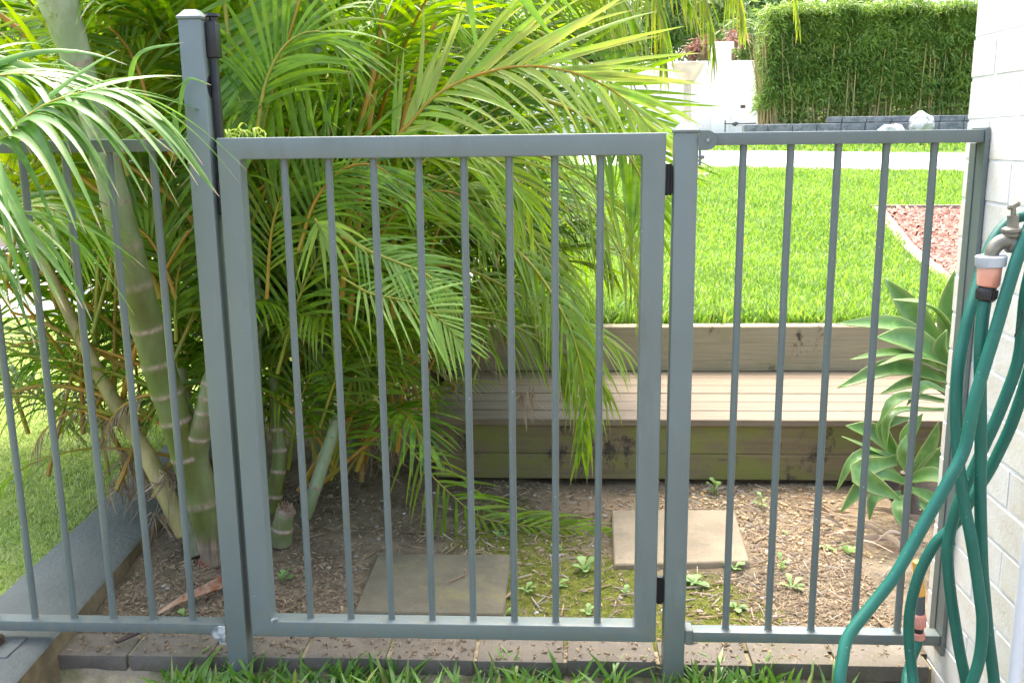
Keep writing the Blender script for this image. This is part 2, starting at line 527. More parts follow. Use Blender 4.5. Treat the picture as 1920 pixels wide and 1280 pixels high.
# raised lawn behind the bench, sloping up to the path
lx = list(np.linspace(.24, 7.5, 40)) + [9, 12, 18, 30, 60]
ly = list(np.linspace(2.075, 11, 60)) + [12.5, 15, 17.5, 22, 30, 45, 80, 200]
def lawn_top(x, y): return terrain_z(x, y)
o = sheet('lawn', lx, ly, lawn_top, M['lawnbase'])
# earth side of the raised lawn
V = []; F = []
for i, y in enumerate(ly): V += [(.241, y, -.16), (.241, y, terrain_z(.24, y))]
for i in range(len(ly) - 1): F.append((2 * i, 2 * i + 1, 2 * i + 3, 2 * i + 2))
props(mesh('lawn_bank', V, F, M['dirt']), kind='structure')

# lower lawn at the left beyond the kerb
def turf_z(x, y): return -.055 + .01 * noise.noise(Vector((x, y, 5)))
sheet('lower_lawn', np.linspace(-7.5, -.70, 40), np.linspace(-2, 4.6, 40), turf_z, M['turfbase'])
def back_z(x, y): return -.07
sheet('back_bed', np.linspace(-.71, .245, 8), np.linspace(2.29, 4.6, 10), lambda x, y: -.06, M['dirt'])
sheet('paved_yard', np.linspace(-14, .24, 10), np.linspace(4.6, 9.5, 8), lambda x, y: -.05, M['concrete'])

# concrete path across the top of the lawn and driveway beyond
def path_pts(pts, dz, name, mat):
    V = [(x, y, terrain_z(x, y) + dz) for x, y in pts]
    props(mesh(name, V, [tuple(range(len(V)))], mat), kind='structure')
def strip(name, front, back, mat, dz=.012, n=16):
    V = []; F = []
    for i in range(n + 1):
        t = i / n
        fx, fy = front[0][0] * (1 - t) + front[1][0] * t, front[0][1] * (1 - t) + front[1][1] * t
        bx, by = back[0][0] * (1 - t) + back[1][0] * t, back[0][1] * (1 - t) + back[1][1] * t
        for k in range(7):
            s = k / 6
            x, y = fx * (1 - s) + bx * s, fy * (1 - s) + by * s
            V.append((x, y, terrain_z(x, y) + dz))
    for i in range(n):
        for k in range(6):
            a = i * 7 + k
            F.append((a, a + 7, a + 8, a + 1))
    props(mesh(name, V, F, mat, smooth=True), kind='structure')
strip('path', ((1.0, 11.6), (9.5, 9.2)), ((1.0, 14.6), (9.5, 12.3)), M['concrete'])
strip('driveway', ((-2.0, 18.6), (9.5, 18.4)), ((-2.0, 23.5), (9.5, 23.5)), M['concrete'], dz=.03)


def blades(name, n, xr, yr, zf, h, wd, mat, lean=.5, keep=None, parent=None, seed=0, yellow=.12, clump=0):
    g = np.random.default_rng(seed)
    if clump:
        cx = g.uniform(xr[0], xr[1], n // clump + 1); cy = g.uniform(yr[0], yr[1], n // clump + 1)
        x = np.repeat(cx, clump)[:n] + g.normal(0, .012, n); y = np.repeat(cy, clump)[:n] + g.normal(0, .012, n)
    else:
        x = g.uniform(xr[0], xr[1], n); y = g.uniform(yr[0], yr[1], n)
    if keep is not None:
        k = keep(x, y); x = x[k]; y = y[k]
    n = len(x)
    z = np.array([zf(a, b) for a, b in zip(x, y)]) - .004
    a = g.uniform(0, 2 * np.pi, n); hh = h * g.uniform(.5, 1.25, n); ww = wd * g.uniform(.6, 1.2, n)
    ln = lean * g.uniform(.15, 1.3, n)
    dx, dy = np.cos(a), np.sin(a)
    b = a + g.normal(0, .5, n) + np.pi / 2
    wx, wy = np.cos(b), np.sin(b)
    base = np.stack([x, y, z], 1)
    W_ = np.stack([wx, wy, np.zeros(n)], 1) * ww[:, None] / 2
    def pt(u):
        out = np.stack([dx * ln * hh * u * u * 1.1, dy * ln * hh * u * u * 1.1, hh * (u - .35 * ln * u * u)], 1)
        return base + out
    V = np.stack([pt(0) - W_ * .7, pt(0) + W_ * .7, pt(.5) - W_, pt(.5) + W_, pt(.82) - W_ * .7, pt(.82) + W_ * .7, pt(1.0)], 1).reshape(-1, 3)
    i = (np.arange(n) * 7)[:, None]
    T = np.concatenate([i + np.array([[0, 1, 3]]), i + np.array([[0, 3, 2]]), i + np.array([[2, 3, 5]]), i + np.array([[2, 5, 4]]), i + np.array([[4, 5, 6]])], 0)
    c = np.zeros((n, 7, 3))
    patch = np.array([noise.noise(Vector((p * 1.3, q * 1.3, seed))) for p, q in zip(x, y)])
    c[:, :, 0] = np.clip(g.uniform(0, 1, n) * .7 + .25 + patch * .5, 0, 1)[:, None]
    c[:, :, 1] = np.array([0, 0, .4, .4, .75, .75, 1])[None]
    c[:, :, 2] = (g.uniform(0, 1, n) < yellow)[:, None] * g.uniform(.3, .9, (n, 1))
    return mesh(name, V, T, mat, parent=parent, col=c.reshape(-1, 3))

def bedmask(x, y):                                    # not on the red mulch bed
    return ~((x > 2.80 + (y - 3.0) * .21) & (y < 6.9))
def not_path(x, y):
    return (y < 11.5 - (x - 1.0) * .282) & bedmask(x, y)
gr = empty('lawn_grass', (1.5, 4, .36))
props(gr, kind='stuff', label='bright green lawn grass on the raised ground behind the bench', cat='grass')
blades('grass_blades', 30000, (.25, 2.9), (2.09, 3.6), lambda x, y: .365, .075, .0095, M['grass'], keep=bedmask, parent=gr, seed=1)
blades('grass_blades', 42000, (.3, 4.2), (3.6, 6.3), terrain_z, .07, .011, M['grass'], keep=bedmask, parent=gr, seed=2)
blades('grass_blades', 46000, (.3, 5.6), (6.3, 11.6), terrain_z, .07, .013, M['grass'], keep=not_path, parent=gr, seed=3)
blades('grass_blades', 9000, (1.0, 9.0), (13.4, 18.3), terrain_z, .09, .03, M['grass'], keep=lambda x, y: y > 14.75 - (x - 1) * .27, parent=gr, seed=4)
tg = empty('turf_grass', (-2, 1, -.05))
props(tg, kind='stuff', label='short pale green turf left of the grey kerb', cat='turf')
blades('grass_blades', 60000, (-2.3, -.70), (-.6, 2.4), turf_z, .024, .005, M['turf'], lean=.9, parent=tg, seed=5, yellow=.25,
       keep=lambda x, y: x < -.735 - (y - .1) * .105)
blades('grass_blades', 30000, (-5, -.72), (2.4, 4.6), turf_z, .03, .008, M['turf'], lean=.9, parent=tg, seed=6, yellow=.25)

# coarse grass in front of the brick edging
cg = empty('coarse_grass', (.7, -.1, -.14))
props(cg, kind='stuff', label='coarse green grass tufts growing in front of the brick edging', cat='grass')
def ck(x, y):
    v = np.array([noise.noise(Vector((a * 3.1, b * 5, 8))) for a, b in zip(x, y)])
    return (x > -.22) & (x < 1.44) & ((y < -.06) | (v > -.12)) & ((x < .99) | (x > 1.055) | (y < -.04))
blades('grass_blades', 1900, (-.3, 1.42), (-.24, .012), lambda x, y: -.148, .11, .0125, M['coarse'], lean=.85, keep=ck, parent=cg, seed=7, clump=5)
blades('grass_blades', 1500, (-.3, 1.4), (-.16, .02), lambda x, y: -.148, .05, .007, M['coarse'], lean=1.1, keep=ck, parent=cg, seed=8, clump=4)

# ------------------------------------------------------------------ kerb, bricks, pavers
kerb = empty('garden_kerb', (-.62, .5, -.05), 'wide grey painted concrete kerb between the turf and the palm bed', 'kerb')
zk = -.028
o1, o2 = np.array([-.732, -.6]), np.array([-.885, 1.75])
i1, i2 = np.array([-.468, -.6]), np.array([-.645, 1.75])
def kerb_line(a, b, n=26, amp=.004, s=0):
    return [a + (b - a) * t / n + np.array([amp * noise.noise(Vector((t * .7, s, 0))), 0]) for t in range(n + 1)]
ko, ki = kerb_line(o1, o2, s=1), kerb_line(i1, i2, s=9)
V = []; F = []
for k, (a, b) in enumerate(zip(ko, ki)):
    V += [(a[0], a[1], -.16), (a[0], a[1], zk - .006), (a[0] + .008, a[1], zk), (b[0] - .01, b[1], zk), (b[0] - .001, b[1], zk - .008)]
for k in range(len(ko) - 1):
    for j in range(4): F.append((k * 5 + j, k * 5 + j + 1, k * 5 + 5 + j + 1, k * 5 + 5 + j))
mesh('kerb_top', V, F, M['render_grey'], parent=kerb, smooth=True)
V = []; F = []
for k, b in enumerate(ki):
    V += [(b[0] - .001, b[1], zk - .008), (b[0] + .012, b[1], -.16)]
for k in range(len(ko) - 1): F.append((k * 2, k * 2 + 1, k * 2 + 3, k * 2 + 2))
mesh('kerb_side', V, F, M['kerbside'], parent=kerb, smooth=True)

edging = empty('brick_edging', (.6, .07, -.13), 'row of grey paving bricks laid along the foot of the fence and gate', 'edging')
jx = [-.536, -.332, -.121, .110, .324, .541, .764, .990, 1.213, 1.417, 1.640]
for k in range(len(jx) - 1):
    x0, x1 = jx[k] + .005, jx[k + 1] - .005
    if k == 9: x1 = 1.636
    dz, dy = random.uniform(-.004, .003), random.uniform(-.004, .004)
    if k < 3: dz -= .005
    B().box(x0, x1, .031 + dy, .138, -.112 + dz, -.069 + dz, bev=.005, seg=2).make('brick', M['brick'], edging, smooth=True)
B().box(-.53, 1.645, .040, .134, -.16, -.080).make('mortar_bed', M['footing'], edging)
# rough footing in front below the bricks
V = []; F = []
nx, ny = 170, 8
for j in range(ny):
    for i in range(nx):
        x = -.54 + i * (2.18 / (nx - 1)); t = j / (ny - 1)
        y = .05 - .06 * t + .014 * noise.noise(Vector((x * 9, t * 2, 0))) * (j > 0)
        z = -.108 - .042 * t ** 1.5 + .010 * noise.noise(Vector((x * 18, t * 3, 4)))
        V.append((x, y, min(z, -.108 - .002 * j)))
for j in range(ny - 1):
    for i in range(nx - 1): F.append((j * nx + i, (j + 1) * nx + i, (j + 1) * nx + i + 1, j * nx + i + 1))
mesh('footing', V, F, M['footing'], parent=edging, smooth=True)

def slab(name, label, pts, zt, th, mat):
    b = [(p[0], p[1], zt - th) for p in pts]; t = [(p[0], p[1], zt) for p in pts]
    o = B().hexa(b, t, bev=.005).make(name, mat, smooth=True)
    return props(o, label, 'paving slab')
slab('paving_slab', 'square grey-brown paver set flush in the soil just behind the gate', [(.195, .245), (.602, .245), (.597, .622), (.189, .618)], -.060, .04, M['paver'])
slab('paving_slab', 'square pale sandy paver raised in the soil before the bench, behind the right gate post', [(.908, .545), (1.313, .580), (1.336, .985), (.922, .972)], -.053, .045, M['paver_light'])

# ------------------------------------------------------------------ bench and retaining wall
bench = empty('timber_bench', (1.2, 1.5, -.08), 'low weathered timber bench of sleepers with slatted plank seat against the retaining wall', 'bench')
XL, XR, YF, YB, ZS = .270, 2.25, 1.262, 2.003, .180
B().box(XL + .012, XR, YF + .018, YF + .065, -.055, .042, bev=.002).make('front_board', M['sleeper_mossy'], bench)
B().box(XL + .012, XR, YF + .019, YF + .066, .0435, .152, bev=.002).make('front_board', M['sleeper_mossy'], bench)
B().box(XL + .012, XL + .06, YF + .068, YB - .01, -.055, .152, bev=.003).make('end_board', M['sleeper_mossy'], bench)
for k in range(6):
    y0 = YF + k * .1235
    B().box(XL - .01 + random.uniform(-.006, .006), XR, y0, y0 + .1175, ZS - .026, ZS + random.uniform(-.001, .0015), bev=.0025).make('seat_plank', M['plank'], bench)
for x in (.5, 1.15, 1.9):
    B().box(x, x + .05, YF + .07, YB - .01, .05, .151).make('joist', M['sleeper_dark'], bench)
for x, z in ((.325, .10), (.325, .0)):
    B().tube([(x, YF + .012, z), (x, YF + .02, z)], .009, 10).make('bolt', M['rust'], bench)
wallr = empty('sleeper_wall', (1.2, 2.04, 0), 'timber sleeper retaining wall holding the raised lawn behind the bench seat', 'retaining wall')
B().box(.235, 1.31, 2.006, 2.08, .178, .377, bev=.004).make('sleeper', M['sleeper'], wallr)
B().box(1.314, 2.9, 2.004, 2.079, .178, .379, bev=.004).make('sleeper', M['sleeper'], wallr)
B().box(.235, 2.9, 2.006, 2.08, -.03, .175, bev=.004).make('sleeper', M['sleeper_dark'], wallr)
B().box(.165, .232, 1.93, 2.03, -.1, .30, bev=.004).make('sleeper_post', M['sleeper_dark'], wallr)

# ------------------------------------------------------------------ fence posts
def post(x0, top, label, capbig=False):
    p = empty('fence_post', (x0 + .025, 0, -.15), label, 'fence post', 'square grey metal posts beside the gate')
    B().box(x0, x0 + .05, -.0, .05, -.16, top - .0175, bev=.004, seg=2).make('shaft', M['metal'], p, smooth=True)
    e = .0025
    b = B()
    b.box(x0 - e, x0 + .05 + e, -e, .05 + e, top - .0180, top - .0100, bev=.002)
    q = lambda i, z: [(x0 + i, i, z), (x0 + .05 - i, i, z), (x0 + .05 - i, .05 - i, z), (x0 + i, .05 - i, z)]
    b.hexa(q(.000, top - .0102), q(.0125, top + .003))
    b.make('post_cap', M['metal'], p, smooth=False)
    return p
pL = post(-.065, 1.456, 'tall square grey latch post with flat cap at the left of the gate')
pR = post(.998, 1.206, 'shorter square grey hinge post between gate and right fence panel')
# magnetic latch on the tall post
la = B()
la.box(-.0135, .010, .020, .052, 1.36, 1.435, bev=.003, seg=2)
la.make('latch_housing', M['black'], pL, smooth=True)
B().box(-.012, .004, .026, .045, 1.05, 1.362, bev=.003, seg=2).make('latch_rod', M['black'], pL, smooth=True)
B().tube([(-.018, .036, 1.30), (-.013, .036, 1.30)], .024, 20).tube([(-.019, .036, 1.30), (-.012, .036, 1.30)], .005, 8).make('latch_bracket', M['black'], pL, smooth=True)
B().tube([(.0, .036, 1.434), (.0, .036, 1.444), (.0, .036, 1.446), (.0, .036, 1.452)], [.009, .009, .016, .015], 16).make('latch_knob', M['black'], pL, smooth=True)
B().box(-.0135, -.001, .02, .05, 1.02, 1.10, bev=.003).make('latch_body', M['black'], pL, smooth=True)

# ------------------------------------------------------------------ gate
gate = empty('metal_gate', (.49, .02, 0), 'grey metal garden gate of eight round bars in a square frame, closed', 'gate')
GX, GH = .979, 1.189
def ring_frame(x0, x1, z0, z1, wl, wt, wb, y0, y1, r=.003, ri=.006):
    """square tube frame, welded: outer and inner loops swept over a small edge radius"""
    def loop(a, b, c, d, rr):
        out = []
        for (cx, cz, a0) in ((b - rr, c + rr, -90), (b - rr, d - rr, 0), (a + rr, d - rr, 90), (a + rr, c + rr, 180)):
            for k in range(5):
                t = rad(a0 + 22.5 * k); out.append((cx + rr * math.cos(t), cz + rr * math.sin(t)))
        return out
    V = []; rows = []
    def row(pts, y):
        rows.append(len(V)); V.extend([(p[0], y, p[1]) for p in pts])
    prof = [(r * (1 - math.cos(rad(t))), r * (1 - math.sin(rad(t)))) for t in (0, 30, 60, 90)]   # inset, y offset
    I = lambda e: loop(x0 + wl - e, x1 - wl + e, z0 + wb - e, z1 - wt + e, ri)
    O = lambda e: loop(x0 + e, x1 - e, z0 + e, z1 - e, .003)
    for e, yo in prof: row(O(e), y0 + yo)
    for e, yo in prof[::-1]: row(I(e), y0 + yo)
    for e, yo in prof: row(I(e), y1 - yo)
    for e, yo in prof[::-1]: row(O(e), y1 - yo)
    n = 20; F = []
    for i in range(len(rows)):
        a_, b_ = rows[i], rows[(i + 1) % len(rows)]
        for k in range(n): F.append((a_ + k, a_ + (k + 1) % n, b_ + (k + 1) % n, b_ + k))
    bm = bmesh.new(); vs = [bm.verts.new(v) for v in V]
    for f in F: bm.faces.new([vs[i] for i in f])
    bmesh.ops.remove_doubles(bm, verts=bm.verts, dist=1e-5)
    bmesh.ops.recalc_face_normals(bm, faces=bm.faces)
    b = B(); b.bm.free(); b.bm = bm
    return b
ring_frame(0, GX, 0, GH, .050, .047, .040, .0, .045).make('frame', M['metal'], gate, smooth=True)
for k in range(8):
    x = .142 + .0998 * k
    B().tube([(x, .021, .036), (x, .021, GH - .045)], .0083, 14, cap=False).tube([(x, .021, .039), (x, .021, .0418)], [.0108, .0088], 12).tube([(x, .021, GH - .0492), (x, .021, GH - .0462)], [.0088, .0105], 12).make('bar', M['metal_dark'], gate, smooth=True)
for z0 in (1.055, .088):
    h = B()
    h.tube([(.9885, .030, z0), (.9885, .030, z0 + .068)], .0075, 12)
    h.box(.9793, .9977, .024, .044, z0 + .004, z0 + .064, bev=.001)
    h.make('hinge', M['black'], gate, smooth=True)
B().tube([(.066, .002, .046), (.052, .0, .042), (.0515, .0, .035)], [.004, .005, .002], 8).make('weld_mark', M['corroded'], gate, smooth=True)

# ------------------------------------------------------------------ fence panels
fl = empty('bar_fence', (-.4, .02, 0), 'grey round-bar fence panel left of the tall post, palm leaves draped over it', 'fence panel')
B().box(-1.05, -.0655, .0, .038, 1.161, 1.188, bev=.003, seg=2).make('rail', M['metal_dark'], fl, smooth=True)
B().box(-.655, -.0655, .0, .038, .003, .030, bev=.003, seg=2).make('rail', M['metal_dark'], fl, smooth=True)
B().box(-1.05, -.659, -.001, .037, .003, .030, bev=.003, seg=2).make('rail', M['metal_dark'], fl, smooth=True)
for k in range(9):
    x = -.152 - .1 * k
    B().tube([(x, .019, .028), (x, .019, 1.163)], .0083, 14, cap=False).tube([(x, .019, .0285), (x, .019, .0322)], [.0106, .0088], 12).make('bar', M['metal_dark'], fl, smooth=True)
c = B()
c.tube([(-.083, -.0035, .008), (-.083, .001, .008)], .016, 14)
c.box(-.083, -.0655, -.003, .002, -.022, .026, bev=.001)
c.make('corroded_bracket', M['corroded'], fl, smooth=True)
# foot of the post at the far left
ft = empty('post_foot', (-.70, .0, -.03), 'rusty black fence foot bolted to a grey square plate on the kerb', 'post base')
B().box(-.80, -.578, -.075, .02, zk - .002, zk + .005, bev=.0015).make('base_plate', M['render_grey'], ft)
B().box(-.69, -.6205, -.05, -.0015, zk + .003, .0, bev=.006).make('rusty_bracket', M['rust'], ft, smooth=True)

fr = empty('bar_fence', (1.35, .02, 0), 'grey round-bar fence panel between the hinge post and the white wall', 'fence panel')
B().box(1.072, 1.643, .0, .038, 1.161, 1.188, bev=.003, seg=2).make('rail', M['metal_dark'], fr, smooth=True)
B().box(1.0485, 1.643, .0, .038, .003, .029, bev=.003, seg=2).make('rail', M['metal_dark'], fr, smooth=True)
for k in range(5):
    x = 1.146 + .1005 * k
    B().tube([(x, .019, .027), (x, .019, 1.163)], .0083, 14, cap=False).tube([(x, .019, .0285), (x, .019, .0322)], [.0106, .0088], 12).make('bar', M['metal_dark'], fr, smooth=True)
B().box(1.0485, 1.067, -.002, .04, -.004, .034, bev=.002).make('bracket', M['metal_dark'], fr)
b = B()
b.tube([(1.066, -.003, 1.172), (1.066, .002, 1.172)], .0205, 20)
b.box(1.0483, 1.066, -.0029, .002, 1.1515, 1.1925)
b.box(1.0483, 1.0535, -.0029, .002, 1.120, 1.152)
b.tube([(1.053, .0, 1.137), (1.061, .0, 1.137)], .0045, 8)
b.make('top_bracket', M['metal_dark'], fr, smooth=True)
B().tube([(1.0665, -.006, 1.172), (1.0665, -.0028, 1.172)], [.0035, .005], 10).make('screw', M['screw'], fr, smooth=True)
e = B()
e.box(1.6432, 1.6518, -.006, .070, -.02, 1.192, bev=.001)
e.box(1.6405, 1.6432, .036, .066, .0, 1.160, bev=.001)
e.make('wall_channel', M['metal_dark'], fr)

# ------------------------------------------------------------------ house wall of painted brick
hw = empty('house_wall', (1.75, -.6, -.15), 'white painted brick house wall at the right edge', 'house wall')
XW = 1.655
B().box(XW + .0008, XW + .21, -2.6, .119, -.2, 2.9).make('wall_core', M['mortar'], hw)
def brick_mesh(l, seed):
    bm = bmesh.new()
    r = random.Random(seed)
    x0, x1, y0, y1, z0, z1 = 0, .10, 0, l - .006, 0, .081
    vs = [bm.verts.new((x, y, z)) for x in (x0, x1) for y in (y0, y1) for z in (z0, z1)]
    for f in [(0, 1, 3, 2), (4, 6, 7, 5), (0, 4, 5, 1), (2, 3, 7, 6), (0, 2, 6, 4), (1, 5, 7, 3)]:
        bm.faces.new([vs[i] for i in f])
    bmesh.ops.bevel(bm, geom=list(bm.edges), offset=.0022, segments=2, affect='EDGES')
    for v in bm.verts:
        v.co += Vector((r.uniform(-.0007, .0007), r.uniform(-.0012, .0012), r.uniform(-.0012, .0012)))
    bmesh.ops.recalc_face_normals(bm, faces=bm.faces)
    me = bpy.data.meshes.new('brick'); bm.to_mesh(me); bm.free()
    me.materials.append(M['wall'])
    return me
full = [brick_mesh(.239, s) for s in range(5)]
half = [brick_mesh(.119, s) for s in range(3)]
for c_ in range(33):
    z = -.165 + c_ * .086
    y = .125
    odd = c_ % 2
    first = True
    while y > -1.6:
        me, l = (random.choice(half), .119) if (odd and first) else (random.choice(full), .239)
        first = False
        o = bpy.data.objects.new('brick', me); COL.objects.link(o); o.parent = hw
        o.location = Vector((XW - random.uniform(0, .0012), y - l + .004, z + random.uniform(-.001, .001))) - Vector(hw.location)
        y -= l
dp = empty('downpipe', (1.62, -.33, -.15), 'white pipe running down the painted brick wall at the lower right edge', 'pipe')
pp = at(1908, 1100, -.33)
B().tube([(1.628, -.385, -.16), (1.628, -.385, .42), (1.634, -.385, .50), (1.65, -.385, .53), (1.67, -.385, .535)], .0135, 16).make('pipe', M['pipe'], dp, smooth=True)

# ------------------------------------------------------------------ tap, hose, nozzle
def mpp(px, py, Y):
    return (Y - CAM[1]) / ray(px, py)[1] / FPX
TY = -.40
def tp(px, py, Y=TY): return at(px, py, Y)
tap = empty('garden_tap', tuple(at(1898, 455, TY)), 'old brass garden tap with T handle, standing out from the white wall', 'tap')
s = mpp(1890, 450, TY)
b = B()
b.tube([tp(1890, 391), tp(1894, 389), tp(1901, 385.5), tp(1908, 382), tp(1912, 380)], [3 * s, 6.2 * s, 4.6 * s, 6 * s, 3 * s], 14)
b.tube([tp(1900.5, 386), tp(1900, 406)], 4.8 * s, 12)
b.make('tap_handle', M['brass'], tap, smooth=True)
b = B()
b.tube([tp(1900, 403), tp(1900, 404), tp(1898.5, 426), tp(1898.5, 428)], [8 * s, 11.3 * s, 11.3 * s, 12 * s], 6)
b.tube([tp(1898.5, 426), tp(1898, 429), tp(1898, 434), tp(1898, 436), tp(1897.6, 438), tp(1897.4, 443), tp(1897, 446)], [13 * s, 19 * s, 19.5 * s, 17 * s, 19 * s, 18.5 * s, 15 * s], 24)
b.make('bonnet', M['brass'], tap, smooth=True)
b = B()
b.tube(spline([tp(1898, 440), tp(1900, 452), tp(1904, 470), tp(1903, 476)], 4), [15 * s] * 4 + [18 * s] * 4 + [16 * s] * 4 + [8 * s], 18)
b.tube(spline([tp(1912, 458), tp(1892, 453), tp(1875, 455), tp(1862, 468), tp(1857, 486)], 5), list(np.linspace(17, 12, 21) * s), 18)
b.tube([tp(1898, 460), (1.60, TY - .002, tp(1898, 460)[2]), (1.652, TY - .002, tp(1898, 460)[2])], [13 * s, 11 * s, 11 * s], 14)
b.tube([(1.645, TY - .002, tp(1898, 460)[2]), (1.655, TY - .002, tp(1898, 460)[2])], 24 * s, 20)
b.make('tap_body', M['brass'], tap, smooth=True)
conn = empty('hose_connector', tuple(tp(1853, 520)), 'faded orange click-on hose connector with grey ring hanging under the tap spout', 'hose connector')
B().tube([tp(1858.5, 479), tp(1858.4, 481), tp(1857, 498), tp(1857, 500)], [26 * s, 28 * s, 27 * s, 24 * s], 28).make('grey_ring', M['ring'], conn, smooth=True)
B().tube([tp(1856, 499), tp(1855.7, 501), tp(1853, 534), tp(1852.5, 537)], [21 * s, 22 * s, 20 * s, 17 * s], 24).make('orange_body', M['orange'], conn, smooth=True)
b = B()
b.tube([tp(1852.6, 536), tp(1851, 543)], [16 * s, 16 * s], 20)
b.tube([tp(1851.4, 541), tp(1851, 543), tp(1849, 560), tp(1848, 565)], [18 * s, 19.5 * s, 18 * s, 12 * s], 24)
for k in range(24):
    a = k * math.pi / 12
    p0, p1 = tp(1851, 544), tp(1849, 559)
    o_ = np.array([math.cos(a), math.sin(a), 0])
    b.tube([p0 + o_ * 19 * s, p1 + o_ * 18 * s], 1.3 * s, 4)
b.make('black_collar', M['black'], conn, smooth=True)

HY = {'A': -.415, 'B': -.375, 'C': -.46, 'D': -.34, 'E': -.33, 'F': -.10}
seg = [
 (1848, 560, -.40), (1842, 600, -.405), (1838, 660, -.41), (1838, 737, -.40), (1839, 831, -.39), (1838, 925, -.39), (1840, 1005, -.385), (1842, 1065, -.385), (1847, 1125, -.38), (1853, 1190, -.38), (1860, 1245, -.38), (1864, 1290, -.38),
 (1858, 1370, -.40), (1800, 1420, -.46), (1690, 1430, -.55), (1600, 1370, -.58),
 (1576, 1290, -.56), (1580, 1235, -.54), (1592, 1190, -.52), (1637, 1131, -.50), (1680, 1075, -.49), (1737, 974, -.47), (1778, 902, -.46), (1809, 840, -.45), (1826, 757, -.445), (1842, 700, -.44), (1869, 612, -.435), (1890, 540, -.43), (1913, 470, -.42), (1950, 390, -.40), (1985, 400, -.36),
 (1960, 412, -.31), (1920, 405, -.29), (1890, 418, -.29), (1862, 452, -.30), (1842, 505, -.32), (1820, 581, -.35), (1807, 633, -.36), (1797, 690, -.37), (1793, 753, -.375), (1794, 815, -.38), (1799, 880, -.39), (1809, 950, -.40), (1820, 1005, -.41), (1830, 1067, -.41), (1838, 1125, -.41), (1842, 1165, -.41), (1838, 1224, -.41), (1824, 1275, -.41),
 (1795, 1340, -.40), (1755, 1370, -.38), (1725, 1340, -.34),
 (1714, 1285, -.30), (1708, 1240, -.285), (1704, 1192, -.28), (1706, 1146, -.28), (1716, 1099, -.28), (1731, 1058, -.28), (1755, 1017, -.285), (1780, 993, -.29), (1803, 965, -.30), (1825, 927, -.30), (1853, 885, -.30), (1888, 815, -.31), (1906, 769, -.315), (1925, 710, -.32), (1950, 620, -.33), (1965, 520, -.34),
 (1945, 480, -.35), (1925, 540, -.345), (1917, 610, -.34), (1912, 660, -.34), (1900, 705, -.34), (1869, 784, -.34), (1848, 830, -.34), (1825, 880, -.335), (1800, 935, -.335), (1783, 990, -.33), (1777, 1030, -.33), (1778, 1067, -.33), (1783, 1117, -.33), (1791, 1170, -.33), (1800, 1224, -.33), (1812, 1285, -.33),
 (1815, 1350, -.30), (1775, 1385, -.24), (1715, 1355, -.16),
 (1699, 1290, -.10), (1706, 1245, -.06), (1719, 1210, -.045), (1722, 1192, -.04)]
hp = spline([at(*q) for q in seg], 7)
hp[:, 0] = np.minimum(hp[:, 0], 1.640)
hose = B().tube(hp, .0108, 14).make('garden_hose', M['hose'], None, smooth=True)
props(hose, 'dark green garden hose looped against the white wall below the tap', 'hose')
ct = spline([at(1917, 582, -.36), at(1914, 600, -.365), at(1908, 618, -.37), at(1902, 632, -.372)], 4)
props(B().tube(ct, [.0018] * (len(ct) - 1) + [.0008], 6).make('cable_tie', M['black']), 'thin black cable tie tail poking from the hose at the right edge', 'cable tie')
nz = empty('hose_nozzle', tuple(at(1722, 1120, -.04)), 'hose spray nozzle with amber tip and pink collar leaning by the fence rail', 'hose nozzle')
s = mpp(1722, 1120, -.04)
np_ = lambda x, y: at(x, y, -.04)
B().tube([np_(1720, 1051), np_(1720, 1052), np_(1722, 1085), np_(1724, 1114)], [7 * s, 8.6 * s, 9.5 * s, 10.5 * s], 18).make('amber_tip', M['amber'], nz, smooth=True)
b = B().tube([np_(1724, 1112), np_(1723, 1150)], [9.3 * s, 8.8 * s], 18)
for k in range(9):
    b.tube([np_(1724, 1117 + 3.6 * k), np_(1724, 1118.6 + 3.6 * k)], 10 * s, 16)
b.make('grey_grip', M['dkgrey'], nz, smooth=True)
b = B().tube([np_(1723.5, 1149), np_(1723.5, 1151), np_(1723, 1162), np_(1722.5, 1174), np_(1722.5, 1177)], [10 * s, 11.5 * s, 12.3 * s, 11 * s, 8 * s], 20)
for k in range(12):
    a = k * math.pi / 6; o_ = np.array([math.cos(a), math.sin(a), 0]) * 11.6 * s
    b.tube([np_(1723.5, 1152) + o_, np_(1722.5, 1172) + o_], 1.5 * s, 5)
b.make('pink_collar', M['pink'], nz, smooth=True)
B().tube([np_(1722.5, 1175), np_(1722.3, 1186)], 9 * s, 18).make('black_seal', M['black'], nz, smooth=True)
b = B().tube([np_(1722.3, 1184), np_(1722.3, 1185), np_(1722, 1196), np_(1722, 1199)], [9 * s, 11.3 * s, 10.8 * s, 8 * s], 20)
for k in range(20):
    a = k * math.pi / 10; o_ = np.array([math.cos(a), math.sin(a), 0]) * 11 * s
    b.tube([np_(1722.3, 1186) + o_, np_(1722, 1195) + o_], 1.0 * s, 4)
b.make('pink_nut', M['pink'], nz, smooth=True)


# ------------------------------------------------------------------ palm fronds
def unit(v):
    return v / (np.linalg.norm(v) + 1e-9)

